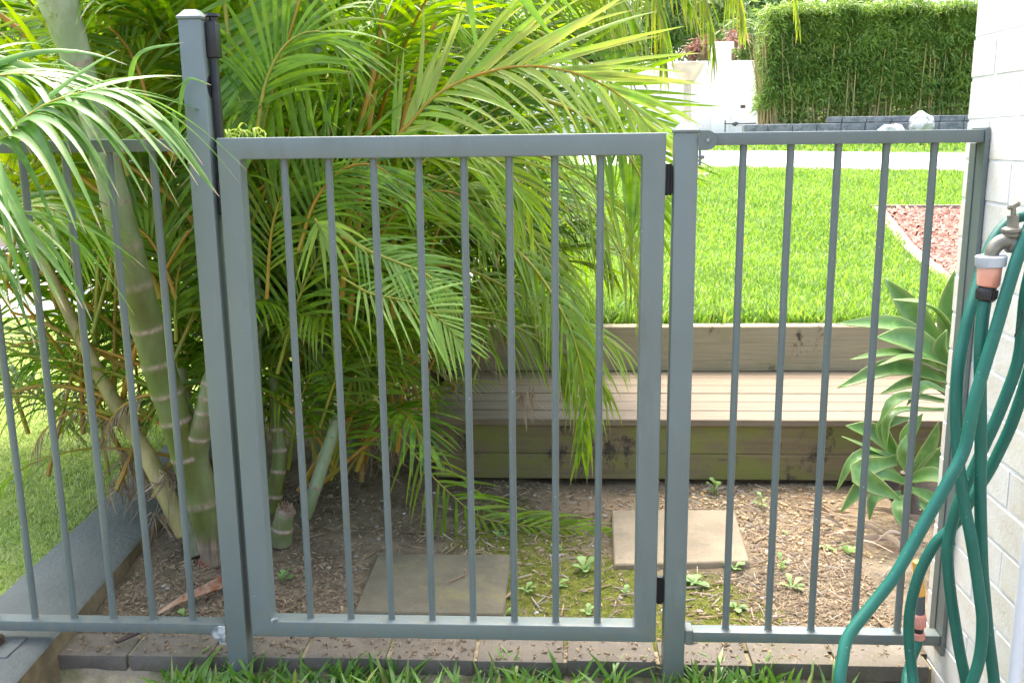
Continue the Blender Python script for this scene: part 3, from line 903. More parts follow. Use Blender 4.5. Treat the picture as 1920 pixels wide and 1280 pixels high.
def leaflet(base, d, wdir, L, W, droop, g, ns=6, kink=0.0, side=np.zeros(3)):
    """one folded leaflet: returns V (3 per section), tris/quads"""
    u = np.linspace(0, 1, ns + 1)
    k = np.array([0, 0, -1.0])
    P = base + d * (L * u)[:, None] + k * (droop * L * u ** 2)[:, None] + side * (L * u ** 2)[:, None]
    # keep the length when it droops strongly
    seg = np.linalg.norm(np.diff(P, axis=0), axis=1).sum()
    P = base + (P - base) * (L / seg)
    T = np.gradient(P, axis=0); T /= np.linalg.norm(T, axis=1)[:, None]
    Wd = wdir - T * (T @ wdir)[:, None]
    Wd /= np.linalg.norm(Wd, axis=1)[:, None] + 1e-9
    Nn = np.cross(T, Wd)
    wp = W * np.minimum(1, .35 + 2.6 * u) * np.clip(1 - u, 0, 1) ** .55 * (1 - .25 * u)
    wp[-1] = W * .03
    fold = .22 * (1 - .5 * u)
    a = P - Wd * wp[:, None] / 2; c = P + Wd * wp[:, None] / 2; m = P - Nn * (wp * fold)[:, None]
    V = np.stack([a, m, c], 1).reshape(-1, 3)
    return V, u

_fc = {}
def leaf_faces(ns):
    if ns not in _fc:
        F = []
        for i in range(ns):
            q = i * 3
            F += [(q, q + 1, q + 4, q + 3), (q + 1, q + 2, q + 5, q + 4)]
        _fc[ns] = np.array(F)
    return _fc[ns]

def rachis_arc(P):
    d = np.r_[0, np.cumsum(np.linalg.norm(np.diff(P, axis=0), axis=1))]
    return d / d[-1]

def frond(pts, n=38, Lmax=.42, W=.024, up=None, droop=.35, v=.35, t0=.2, seed=0, yellow=.0, bright=.5, parent=None, mat=None,
          single=False, ns=6, tip_angle=18, base_angle=62, rr=.007, sides=(-1, 1), pet=None, name='frond', profile=None, skip=0., rmat=None, label=None):
    g = np.random.default_rng(seed)
    mat = mat or M['palmleaf']
    R_ = spline(pts, 8)
    s_ = rachis_arc(R_)
    T = np.gradient(R_, axis=0); T /= np.linalg.norm(T, axis=1)[:, None]
    up = np.array([0, 0, 1.0]) if up is None else unit(np.array(up, float))
    VV, FF, CC, MI = [], [], [], []
    subs = []
    off = 0
    rv, rf = tube_data(R_, np.interp(s_, [0, 1], [rr, rr * .18]), 6)
    for i in range(n):
        for sd_ in sides:
            if g.random() < skip: continue
            tt = (i + g.uniform(.2, .8)) / n
            t = t0 + (1 - t0) * tt
            p = np.array([np.interp(t, s_, R_[:, k]) for k in range(3)])
            tg_ = unit(np.array([np.interp(t, s_, T[:, k]) for k in range(3)]))
            S = unit(np.cross(tg_, up)) * sd_
            Nn = unit(np.cross(S, tg_)) * sd_
            if Nn @ up < 0: Nn = -Nn
            a = rad(base_angle + (tip_angle - base_angle) * tt + g.normal(0, 5))
            vv = v * (1 - .5 * tt) + g.normal(0, .10)
            d = unit(tg_ * math.cos(a) + S * math.sin(a) * math.cos(vv) + Nn * math.sin(a) * math.sin(vv))
            prof = (math.sin(math.pi * (.22 + .70 * tt)) ** .7) if profile is None else profile(tt)
            L = Lmax * prof * g.uniform(.88, 1.08)
            ww = W * (.6 + .4 * prof) * g.uniform(.85, 1.15)
            wd = unit(tg_ - d * (tg_ @ d))
            rot = g.normal(0, .25)
            wd = wd * math.cos(rot) + np.cross(d, wd) * math.sin(rot)
            V, u = leaflet(p, d, wd, L, ww, droop * g.uniform(.6, 1.4), g, ns, side=S * 0 + g.normal(0, .05, 3))
            br = np.clip(bright + g.normal(0, .22), 0, 1)
            yl = np.clip(yellow + g.normal(0, .5) * yellow + (.25 if g.random() < .06 else 0), 0, 1)
            c = np.zeros((len(V), 3)); uu = np.repeat(u, 3)
            c[:, 0] = br; c[:, 1] = uu * (1 if g.random() < .8 else .85); c[:, 2] = np.clip(yl + .35 * yellow * uu, 0, 1)
            if single: subs.append((V, leaf_faces(ns), c))
            VV.append(V); FF.append(leaf_faces(ns) + off); CC.append(c); off += len(V)
    if single:
        fo = mesh(name, rv, rf, rmat or M['rachis'], parent=parent, smooth=True)
        for V, F, c in subs:
            mesh('leaflet', V, F, mat, parent=fo, smooth=True, col=c)
        if label: fo['label'] = label
        return fo
    V = np.vstack(VV); F = np.vstack(FF); c = np.vstack(CC)
    nf = len(F)
    # rachis quads without caps
    rq = np.array([f for f in rf if len(f) == 4]) + len(V)
    V2 = np.vstack([V, np.array(rv)]); F2 = np.vstack([F, rq])
    c2 = np.vstack([c, np.zeros((len(rv), 3))])
    mi = np.r_[np.zeros(nf), np.ones(len(rq))]
    fo = mesh(name, V2, F2, [mat, rmat or M['rachis']], parent=parent, smooth=True, midx=mi, col=c2)
    if label: fo['label'] = label
    return fo

def palm_stem(pts, r, parent, name='stem', mat=None, rings=(), wax=None, fibre=None, seed=0, n=20, m=14, ringw=.0048, bulge=.05):
    """ringed stem; r list per point"""
    P = spline(pts, m)
    s_ = rachis_arc(P)
    # resample finer
    K = 170
    t = np.linspace(0, 1, K)
    Q = np.stack([np.interp(t, s_, P[:, k]) for k in range(3)], 1)
    rr = np.interp(t, np.linspace(0, 1, len(r)), r)
    length = np.linalg.norm(np.diff(P, axis=0), axis=1).sum()
    ring = np.zeros(K)
    for q in rings:
        dd = (t - q) * length
        ring = np.maximum(ring, np.exp(-(dd / ringw) ** 2))
        rr = rr * (1 + .06 * np.exp(-(dd / (ringw * 1.3)) ** 2) + bulge * np.exp(-((dd - .0) / .03) ** 2) * .6)
    V, F = tube_data(Q, rr, n)
    V = np.array(V)
    c = np.zeros((len(V), 3))
    c[:, 0] = np.repeat(np.clip(ring * 1.3, 0, 1), n)
    wv = np.interp(t, [a for a, b in wax], [b for a, b in wax]) if wax else np.zeros(K) + .2
    nv = np.array([noise.noise(Vector(tuple(v * 9))) for v in V])
    c[:, 2] = np.clip(np.repeat(wv, n) + nv * .3, 0, 1)
    if fibre: c[:, 1] = np.clip(np.repeat(np.interp(t, [a for a, b in fibre], [b for a, b in fibre]), n) + nv * .3, 0, 1)
    V += (nv * .0015)[:, None]
    return mesh(name, V, F, mat or M['trunk'], parent=parent, smooth=True, col=c)

def A_(*q): return [at(*p) for p in q]

# --- left palm: thick ringed green trunk beside the kerb
palm = empty('golden_cane_palm', tuple(atz(398, 1045, -.07)), 'palm with thick green ringed trunk beside the kerb behind the left fence panel', 'palm', 'golden cane palms')
tr = palm_stem(A_((410, 1058, .555), (398, 1030, .555), (385, 960, .55), (365, 890, .55), (340, 810, .54), (302, 700, .52), (262, 560, .49), (232, 440, .45), (205, 330, .42), (182, 240, .40), (150, 130, .35), (112, 10, .30), (75, -110, .25)),
               [.034, .045, .050, .0465, .045, .0445, .044, .041, .036, .034, .034, .046, .052], palm, name='trunk',
               rings=[.035, .115, .20, .265, .315, .365, .425, .50, .565, .635, .70, .765, .84], wax=[(0, 0), (.2, .1), (.35, 0), (.42, .3), (.47, .0), (.55, .25), (.66, .6), (.8, 1), (1, 1)],
               fibre=[(0, 1), (.045, 1), (.06, .3), (.08, 0), (1, 0)])
palm_stem(A_((352, 1000, .62), (330, 960, .63), (300, 900, .66), (262, 830, .70), (215, 755, .74), (165, 660, .78), (120, 570, .82), (75, 480, .86), (25, 400, .90), (-40, 310, .95)),
          [.034, .030, .026, .023, .020, .018, .017, .016, .015, .014], palm, mat=simple('tan_palm_sheath', (.40, .32, .13), .6, (.24, .21, .07), 14, bstr=.5, bscale=60, stretch=(1, 1, .3)), rings=[.1, .2, .3, .42, .55, .66], wax=[(0, .3), (.3, .25), (.6, .1), (1, .2)], fibre=[(0, .6), (.08, .35), (.5, .45), (1, .3)])
palm_stem(A_((372, 905, .55), (368, 850, .54), (378, 790, .53), (392, 720, .53), (420, 640, .56), (455, 540, .62)),
          [.036, .034, .022, .021, .020, .018], palm, rings=[.25, .38, .45, .52, .6, .7], wax=[(0, .2), (1, .2)], fibre=[(0, 0), (.3, .2), (.33, .6), (.36, 0), (1, 0)], bulge=.08)
palm_stem(A_((375, 1040, .60), (352, 960, .64), (345, 880, .68), (352, 790, .74), (340, 690, .80)), [.03, .026, .022, .02, .016], palm, rings=[.3, .6], wax=[(0, .1), (1, .1)], fibre=[(0, .7), (.3, .3), (1, 0)])
# surface roots at the foot
b = B()
for k in range(9):
    a = rad(190 + k * 20); p = atz(402, 1055, -.075)
    b.tube([p + np.array([math.cos(a) * .03, math.sin(a) * .03, .03]), p + np.array([math.cos(a) * .05, math.sin(a) * .05, -.01])], [.007, .005], 6)
b.make('root', simple('palm_root', (.22, .07, .04), .8), palm, smooth=True)

# --- clump behind the gate
clump = empty('golden_cane_palm', tuple(atz(560, 930, -.07)), 'many-stemmed golden cane palm clump behind the gate with long arching fronds', 'palm', 'golden cane palms')
palm_stem(A_((500, 960, .92), (490, 850, .92), (482, 740, .92), (480, 640, .93), (478, 540, .94), (470, 430, .96), (450, 300, 1.0)), [.022, .02, .019, .018, .018, .017, .016], clump, rings=[.2, .4, .6, .8], wax=[(0, .5), (1, .8)])
palm_stem(A_((572, 970, .86), (592, 910, .88), (612, 850, .90), (636, 775, .93)), [.02, .021, .021, .017], clump, rings=[.3, .95], wax=[(0, .3), (.5, .8), (1, .7)])
palm_stem(A_((512, 960, .85), (516, 920, .86), (524, 860, .88), (520, 800, .9), (512, 700, .93)), [.026, .024, .022, .018, .016], clump, rings=[.12, .3, .45, .6], wax=[(0, 0), (1, .1)])
palm_stem(A_((600, 900, 1.15), (605, 600, 1.2), (608, 380, 1.25), (600, 200, 1.3), (588, 40, 1.35), (580, -80, 1.4)), [.03, .028, .027, .027, .026, .026], clump, rings=[.1, .2, .3, .4, .5, .6, .7, .8, .9], wax=[(0, .3), (.5, .6), (1, 1)])
palm_stem(A_((480, 640, .9), (500, 600, .86), (520, 575, .83)), [.013, .011, .009], clump, wax=[(0, .3), (1, .0)], rings=[.9])
palm_stem(A_((660, 900, 1.5), (690, 600, 1.6), (700, 300, 1.7), (690, 60, 1.8)), [.03, .028, .027, .026], clump, rings=[.2, .4, .6, .8], wax=[(0, .2), (1, .5)])
stump = empty('palm_stump', tuple(atz(528, 1015, -.075)), 'short sawn-off green palm stump standing in the soil behind the gate stile', 'stump')
palm_stem(A_((528, 1020, .70), (528, 1000, .70), (531, 975, .70), (537, 955, .70)), [.032, .034, .029, .028], stump, name='stump_body', rings=[.45, .93], wax=[(0, .5), (.5, .1), (.8, .2), (1, 1)], fibre=[(0, .6), (.2, 0), (.85, 0), (1, .9)])
# fibres on the sawn top
b = B()
p = at(537, 953, .70)
for k in range(26):
    a = random.uniform(0, 6.28); r_ = .024 * math.sqrt(random.random())
    q = p + np.array([math.cos(a) * r_, math.sin(a) * r_, 0])
    b.tube([q, q + np.array([random.uniform(-.004, .004), random.uniform(-.004, .004), random.uniform(.008, .022)])], [.0035, .001], 4)
b.make('torn_fibre', simple('torn_fibre', (.20, .12, .08), .9, (.34, .25, .18), 60), stump)

# --- hero fronds
def fr_(pts, **k): return frond(A_(*pts), **k)
FV = np.array([0, -1, 0.35])
# the glossy frond hanging over the left fence panel
frond(A_((-150, 420, -.20), (-60, 330, -.20), (0, 262, -.20), (60, 212, -.20), (110, 186, -.19), (180, 168, -.17), (240, 172, -.14)),
      n=32, Lmax=.41, W=.027, up=(-.15, -.35, 1), droop=.95, v=.25, t0=.0, seed=3, bright=.55, parent=palm, mat=M['palmfront'], single=True, ns=12,
      tip_angle=20, base_angle=48, rr=.006, profile=lambda t: (1 - .28 * t), rmat=M['rachis'], sides=(1,), label='frond with drooping glossy leaflets over the fence rail')
frond(A_((-150, 420, -.18), (-60, 330, -.18), (0, 262, -.18), (60, 212, -.18), (110, 186, -.17), (180, 168, -.15), (240, 172, -.12)),
      n=14, Lmax=.40, W=.022, up=(-.25, -.25, 1), droop=.25, v=.15, t0=.0, seed=4, bright=.5, parent=palm, mat=M['palmfront'], single=False, ns=9,
      tip_angle=18, base_angle=60, rr=.004, profile=lambda t: .6, sides=(-1,))
frond(A_((-260, 640, -.24), (-150, 500, -.24), (-70, 430, -.24), (-10, 400, -.24), (40, 395, -.22)), n=22, Lmax=.40, W=.029, up=(-.15, -.35, 1), droop=.9, v=.25, t0=.1, seed=5, bright=.6, parent=palm,
      mat=M['palmfront'], single=True, ns=12, tip_angle=20, base_angle=50, rr=.006, profile=lambda t: (1 - .2 * t), sides=(1,))
frond(A_((-300, 300, -.10), (-150, 190, -.10), (-40, 150, -.10), (60, 140, -.10), (150, 170, -.10)), n=24, Lmax=.34, W=.026, up=(-.1, -.4, 1), droop=.7, v=.3, t0=.2, seed=6, bright=.5, parent=palm,
      mat=M['palmfront'], ns=10, tip_angle=18, base_angle=50, rr=.006)
frond(A_((-260, 560, .12), (-120, 460, .12), (0, 400, .12), (90, 390, .12), (170, 430, .12)), n=24, Lmax=.32, W=.024, up=(-.1, -.4, 1), droop=.8, v=.3, t0=.2, seed=7, bright=.5, parent=palm,
      mat=M['palmleaf'], ns=8, tip_angle=18, base_angle=50, rr=.006)
# long leaflets crossing above it
for (a, b_, c_, w_) in [((-40, 95, -.05), (150, 165, -.06), (330, 290, -.12), .020), ((-60, 120, -.04), (120, 150, -.04), (300, 245, -.07), .020), ((110, 112, .1), (200, 170, .1), (300, 215, .06), .018),
                        ((235, 165, -.08), (310, 240, -.13), (390, 335, -.16), .019), ((220, 175, -.08), (305, 235, -.14), (412, 370, -.17), .021), ((240, 165, -.02), (262, 100, -.03), (345, 80, -.04), .012),
                        ((335, 215, -.02), (350, 150, -.02), (396, 160, -.03), .010), ((325, 210, -.0), (335, 260, -.02), (345, 300, -.02), .012)]:
    Pm = spline(A_(a, b_, c_), 5)
    T_ = np.gradient(Pm, axis=0); T_ /= np.linalg.norm(T_, axis=1)[:, None]
    u = np.linspace(0, 1, len(Pm)); wp = w_ * np.minimum(1, .4 + 3 * u) * (1 - u) ** .5 + .0006
    vd = unit(CAM - Pm[0]); Wd = np.cross(T_, vd + np.array([0, 0, .6])); Wd /= np.linalg.norm(Wd, axis=1)[:, None]
    Nn = np.cross(T_, Wd)
    V = np.stack([Pm - Wd * wp[:, None] / 2, Pm - Nn * wp[:, None] * .2, Pm + Wd * wp[:, None] / 2], 1).reshape(-1, 3)
    c = np.zeros((len(V), 3)); c[:, 0] = .6; c[:, 1] = np.repeat(u, 3); c[:, 2] = .05
    mesh('leaflet', V, leaf_faces(len(Pm) - 1), M['palmfront'], parent=palm, smooth=True, col=c)

# the pale arching frond above the gate; sky sheen put into its leaf colour
HERO = [(690, 330, .62), (740, 262, .64), (768, 232, .65), (808, 187, .66), (855, 157, .67), (909, 137, .68), (969, 125, .69), (1030, 127, .70), (1095, 143, .71), (1144, 167, .72), (1190, 205, .73), (1225, 250, .74)]
fr_(HERO, n=36, Lmax=.39, W=.022, up=(0, -1, .35), droop=.10, v=.15, t0=.10, seed=12, yellow=.3, bright=.75, parent=clump, single=True, ns=9, tip_angle=10, base_angle=32, rr=.0065,
    mat=M['palm_lightened'], rmat=M['petiole'], sides=(-1,), profile=lambda t: .62 + .5 * math.sin(pi * min(1, t * 1.15)) if t < .8 else .62, label='pale arching frond with sunlit leaflets above the gate')
fr_(HERO, n=30, Lmax=.33, W=.022, up=(0, -1, .35), droop=.55, v=.35, t0=.12, seed=13, yellow=.3, bright=.7, parent=clump, single=True, ns=9, tip_angle=12, base_angle=52, rr=.003,
    mat=M['palm_lightened'], rmat=M['petiole'], sides=(1,), profile=lambda t: 1 - .25 * t)
for (a_, b_, c_, w_) in [((870, -60, .5), (890, 0, .5), (895, 98, .5), .030), ((930, -70, .5), (985, -10, .5), (1035, 68, .5), .040), ((1000, -60, .6), (1040, -20, .6), (1085, 32, .6), .024)]:
    V, u = leaflet(at(*a_), unit(at(*c_) - at(*a_)), np.array([1, 0, .2]), float(np.linalg.norm(at(*c_) - at(*a_))), w_, 0, None, 9)
    c = np.zeros((len(V), 3)); c[:, 0] = .3; c[:, 1] = np.repeat(u, 3) * .9
    mesh('leaflet', V, leaf_faces(9), M['palm_lightened'], parent=clump, smooth=True, col=c)
# dark green fan at the right of it
fr_([(1010, 60, 1.2), (1090, 110, 1.2), (1150, 160, 1.2), (1195, 220, 1.2), (1225, 300, 1.2), (1235, 400, 1.2)], n=26, Lmax=.30, W=.020, up=(.1, -1, .2), droop=.02, v=.0, t0=.15, seed=13, bright=.35, parent=clump, ns=7,
    tip_angle=25, base_angle=60, label='dark green frond fan beside the gate post')
fr_([(1000, 180, 1.0), (1080, 210, 1.0), (1150, 260, 1.0), (1200, 330, 1.0), (1225, 430, 1.0)], n=24, Lmax=.30, W=.019, up=(.1, -1, .3), droop=.15, v=.1, t0=.1, seed=14, bright=.55, parent=clump, ns=7, tip_angle=20, base_angle=55)
# bright vertical fan near the gate's top left; backlight put into its colour
fr_([(585, -90, .55), (561, 0, .53), (535, 90, .51), (508, 180, .50), (492, 245, .50)], n=34, Lmax=.44, W=.027, up=(.15, -1, .1), droop=.1, v=.0, t0=.0, seed=15, bright=.2, mat=M['palm_lightened'], parent=clump, ns=8, tip_angle=22, base_angle=42,
    rmat=M['petiole'], sides=(1,), rr=.006, profile=lambda t: .9, label='light green frond fan hanging behind the gate top')
fr_([(585, -90, .57), (561, 0, .55), (535, 90, .53), (508, 180, .52), (492, 245, .52)], n=20, Lmax=.33, W=.022, up=(.15, -1, .1), droop=.45, v=.1, t0=.0, seed=16, bright=.45, parent=clump, ns=7, tip_angle=22, base_angle=55, sides=(-1,), rr=.004)
# small bright frond behind the middle of the gate
fr_([(640, 520, .42), (690, 548, .42), (722, 556, .42), (775, 568, .42), (820, 595, .42), (850, 625, .42), (872, 655, .42)], n=21, Lmax=.20, W=.013, up=(.1, -.8, .8), droop=.22, v=.15, t0=.12, seed=17, bright=.8, yellow=.08, mat=M['palm_lightened'], parent=clump, single=True, ns=7,
    tip_angle=22, base_angle=62, rr=.0035, label='small bright green frond behind the gate bars')
fr_([(640, 440, .48), (690, 470, .48), (745, 492, .48), (800, 515, .48), (850, 560, .48)], n=20, Lmax=.20, W=.012, up=(.1, -.8, .8), droop=.3, v=.15, t0=.1, seed=18, bright=.3, mat=M['palm_lightened'], parent=clump, ns=7, tip_angle=20, base_angle=60)
# hand of seven leaflets near the second bar
fr_([(590, 410, .32), (600, 425, .32), (606, 433, .32)], n=4, Lmax=.16, W=.017, up=(0, -1, .2), droop=.45, v=.2, t0=.2, seed=19, bright=.9, yellow=.12, mat=M['palm_lightened'], parent=clump, single=True, ns=8, tip_angle=5, base_angle=75, rr=.003, profile=lambda t: 1.0,
    label='small pale sprout of seven leaflets')
# fronds sweeping down to the right over the bench
sweep = [
 ([(800, 330, .9), (880, 350, .95), (960, 400, 1.0), (1020, 480, 1.0), (1065, 570, 1.0), (1100, 660, 1.0), (1140, 740, 1.0)], .36, .8, .55, .15),
 ([(820, 420, .8), (900, 430, .85), (980, 480, .9), (1040, 560, .9), (1080, 650, .9), (1100, 760, .9), (1090, 850, .9)], .30, .9, .5, .08),
 ([(850, 300, 1.3), (960, 300, 1.35), (1060, 340, 1.4), (1130, 420, 1.4), (1175, 500, 1.4), (1200, 580, 1.4)], .42, .8, .7, .2),
 ([(780, 500, 1.0), (860, 500, 1.05), (950, 540, 1.1), (1030, 590, 1.1), (1110, 620, 1.1), (1170, 660, 1.1)], .34, .7, .6, .2),
 ([(900, 280, 1.1), (1000, 290, 1.15), (1090, 330, 1.2), (1160, 400, 1.2), (1195, 470, 1.2)], .36, .6, .75, .25),
 ([(760, 420, 1.2), (850, 400, 1.25), (930, 420, 1.3), (1000, 470, 1.3), (1050, 540, 1.3)], .34, .7, .4, .02),
 ([(700, 560, .9), (790, 590, .95), (870, 590, 1.0), (960, 610, 1.0), (1030, 660, 1.0), (1075, 740, 1.0)], .26, .8, .55, .1),
 ([(860, 360, 1.5), (950, 340, 1.6), (1040, 370, 1.6), (1110, 440, 1.6), (1150, 520, 1.6)], .40, .7, .35, .03)]
for k, (pts, L, dr, br, ye) in enumerate(sweep):
    fr_(pts, n=30 if k not in (2, 4, 7) else 20, Lmax=L * (1 if k not in (2, 4, 7) else .75), W=.019, up=(.15, -.5, 1), droop=dr, v=.2, t0=.12, seed=30 + k, bright=br, yellow=ye, parent=clump, ns=8, tip_angle=20, base_angle=58)
# the low frond lying on the soil beside the bench
fr_([(700, 740, .80), (740, 800, .80), (800, 880, .82), (850, 930, .84), (905, 970, .86), (990, 985, .85), (1080, 992, .83), (1160, 1000, .80)], n=26, Lmax=.24, W=.015, up=(.1, -.9, .5), droop=.35, v=.0, t0=.18, seed=50, bright=.45, yellow=.12,
    parent=clump, single=True, ns=7, tip_angle=15, base_angle=60, rr=.0035, label='low drooping frond trailing over the soil by the bench')
fr_([(640, 900, 1.3), (700, 820, 1.35), (780, 760, 1.4), (850, 715, 1.45), (925, 715, 1.5)], n=24, Lmax=.14, W=.010, up=(0, -.3, 1), droop=.6, v=.2, t0=.4, seed=51, bright=.5, yellow=.15, parent=clump, ns=5)

# fronds hanging in from the crown above the picture
over = [([(900, -420, 1.3), (1100, -330, 1.5), (1230, -190, 1.6), (1300, -60, 1.6), (1330, 40, 1.6), (1338, 110, 1.6)], .28, 1.3, .35, .35),
        ([(900, -460, 1.3), (1150, -380, 1.5), (1290, -230, 1.6), (1360, -90, 1.6), (1385, 0, 1.6), (1392, 50, 1.6)], .26, 1.3, .5, .55),
        ([(900, -500, 1.3), (1200, -440, 1.5), (1380, -290, 1.6), (1460, -130, 1.6), (1488, -20, 1.6), (1498, 50, 1.6)], .20, 1.4, .6, .6),
        ([(900, -380, 1.3), (1050, -290, 1.5), (1160, -170, 1.6), (1215, -50, 1.6), (1240, 50, 1.6), (1245, 120, 1.6)], .32, 1.2, .7, .5),
        ([(850, -420, 1.4), (1050, -300, 1.6), (1170, -160, 1.7), (1260, -50, 1.7), (1300, 20, 1.7)], .30, 1.0, .7, .4),
        ([(850, -440, 1.5), (1150, -330, 1.8), (1290, -190, 1.9), (1350, -80, 1.9), (1370, 0, 1.9)], .34, 1.1, .6, .25),
        ([(850, -400, 1.2), (1000, -260, 1.4), (1100, -130, 1.5), (1150, -30, 1.5), (1165, 40, 1.5)], .30, 1.0, .6, .4),
        ([(700, -300, 1.0), (900, -220, 1.1), (1060, -110, 1.2), (1160, -10, 1.2), (1200, 60, 1.2)], .36, 1.0, .45, .3)]
for k, (pts, L, dr, br, ye) in enumerate(over):
    fr_(pts, n=44, Lmax=L, W=.017, up=(.2, -.6, 1), droop=dr, v=.1, t0=.25, seed=60 + k, bright=br, yellow=ye * .6, parent=clump, ns=7, tip_angle=12, base_angle=50, skip=.1)

# --- filler fronds springing from the stems
g = np.random.default_rng(5)
def spring(o, az, el, L, bend, n=7):
    P = [np.array(o, float)]; e = el; d = np.array([math.sin(az), math.cos(az)])
    for k in range(n):
        P.append(P[-1] + L / n * np.array([d[0] * math.cos(e), d[1] * math.cos(e), math.sin(e)]))
        e -= bend / n * (.5 + k / n)
    return P
def fill(parent, cnt, cx, cy, cz, azr, elr, Lr, bend, Lmax, W, br, seed, n=30, ymin=.22, xlim=None, zmin=-.02, ns=6, pm=None):
    g = np.random.default_rng(seed)
    made = 0; tries = 0
    while made < cnt and tries < cnt * 12:
        tries += 1
        o = (g.uniform(*cx), g.uniform(*cy), g.uniform(*cz))
        P = spring(o, g.uniform(*azr), g.uniform(*elr), g.uniform(*Lr), g.uniform(*bend))
        Q = np.array(P)
        if Q[:, 1].min() < ymin or (xlim and (Q[:, 0].max() > xlim)) or Q[:, 2].min() < zmin: continue
        fo = frond(P, n=n, Lmax=Lmax * g.uniform(.8, 1.15), W=W * g.uniform(.85, 1.15), droop=g.uniform(.25, .9), v=g.uniform(.1, .4), t0=g.uniform(.2, .35), seed=int(g.integers(1e6)),
              bright=float(np.clip(br + g.normal(0, .25), 0, 1)), yellow=max(0, g.normal(.02, .08)), parent=parent, ns=ns,
              rmat=M['petiole'] if g.random() < .35 else M['rachis'], rr=g.uniform(.006, .010), mat=pm)
        made += 1
        if .3 < Q[-1, 1] < .95 and Q[-1, 0] > .45 and Q[-1, 2] > .9:      # keeps the space right above the gate open
            bpy.data.objects.remove(fo)
# upper mass behind gate and tall post
fill(clump, 44, (-.55, .45), (1.0, 1.9), (.15, 1.0), (-pi, pi), (.95, 1.45), (1.1, 1.9), (.6, 1.9), .44, .028, .35, 101, xlim=.98, n=26)
fill(clump, 22, (-.9, .2), (1.5, 2.6), (.3, 1.3), (-pi, pi), (.8, 1.4), (1.2, 1.9), (.8, 2.0), .48, .031, .3, 102, xlim=.75, n=26)
# lower green mass behind the gate
fill(clump, 30, (-.2, .25), (.95, 1.5), (-.05, .45), (-pi, pi), (.9, 1.4), (.7, 1.15), (.9, 2.3), .30, .018, .4, 103, n=28, xlim=.50, ymin=.45)
fill(clump, 14, (.0, .35), (1.2, 1.7), (.2, .7), (.6, 2.0), (.6, 1.2), (.8, 1.2), (1.0, 2.0), .34, .019, .5, 104, n=28, xlim=1.0, ymin=.6)
# around the left palm
fill(palm, 19, (-1.15, -.45), (.7, 1.7), (.0, .9), (-pi, pi), (.7, 1.4), (.9, 1.6), (.6, 2.0), .40, .028, .35, 105, n=26, xlim=-.1, ymin=.45)
fill(palm, 16, (-1.1, -.4), (.6, 1.4), (.6, 1.4), (-pi, pi), (.4, 1.3), (.9, 1.5), (.6, 1.8), .44, .032, .45, 106, n=26, xlim=0, ymin=.35)
fill(palm, 9, (-.75, -.45), (.75, 1.05), (.12, .4), (-2.4, -.7), (.1, .7), (.5, .8), (.6, 1.4), .22, .010, .4, 107, n=22, xlim=-.4, ymin=.45)

fill(palm, 20, (-1.5, -.3), (.95, 2.0), (-.05, .5), (-pi, pi), (.5, 1.4), (.7, 1.2), (.8, 2.2), .30, .018, .3, 110, n=26, xlim=-.05, ymin=.75)
fill(clump, 34, (-.5, .15), (1.3, 2.1), (-.05, .4), (-pi, pi), (.5, 1.4), (.7, 1.2), (.8, 2.2), .32, .022, .3, 111, n=26, xlim=.35, ymin=.95)
fill(clump, 10, (-1.2, .1), (.7, 1.0), (1.0, 1.6), (-pi, pi), (.7, 1.4), (.9, 1.4), (.9, 1.8), .46, .032, .5, 112, n=24, xlim=.45, ymin=.22, ns=8)
for k, q in enumerate([[(310, 800, .75), (215, 748, .75), (100, 722, .75), (10, 738, .75), (-50, 790, .75)], [(300, 700, .8), (200, 660, .8), (100, 640, .8), (20, 650, .8), (-40, 690, .8)], [(290, 860, .72), (230, 800, .72), (150, 770, .72), (90, 800, .72), (60, 850, .72)], [(330, 760, .7), (280, 740, .7), (220, 770, .7), (190, 830, .7)]]):
    fr_(q, n=26, Lmax=.15, W=.007, up=(0, -.6, 1), droop=1.1, v=.0, t0=.3, seed=200 + k, bright=.3, yellow=.1, parent=palm, mat=M['palmdead'] if k != 1 else M['palmleaf'], rmat=M['petiole'], ns=6, tip_angle=20, base_angle=60)
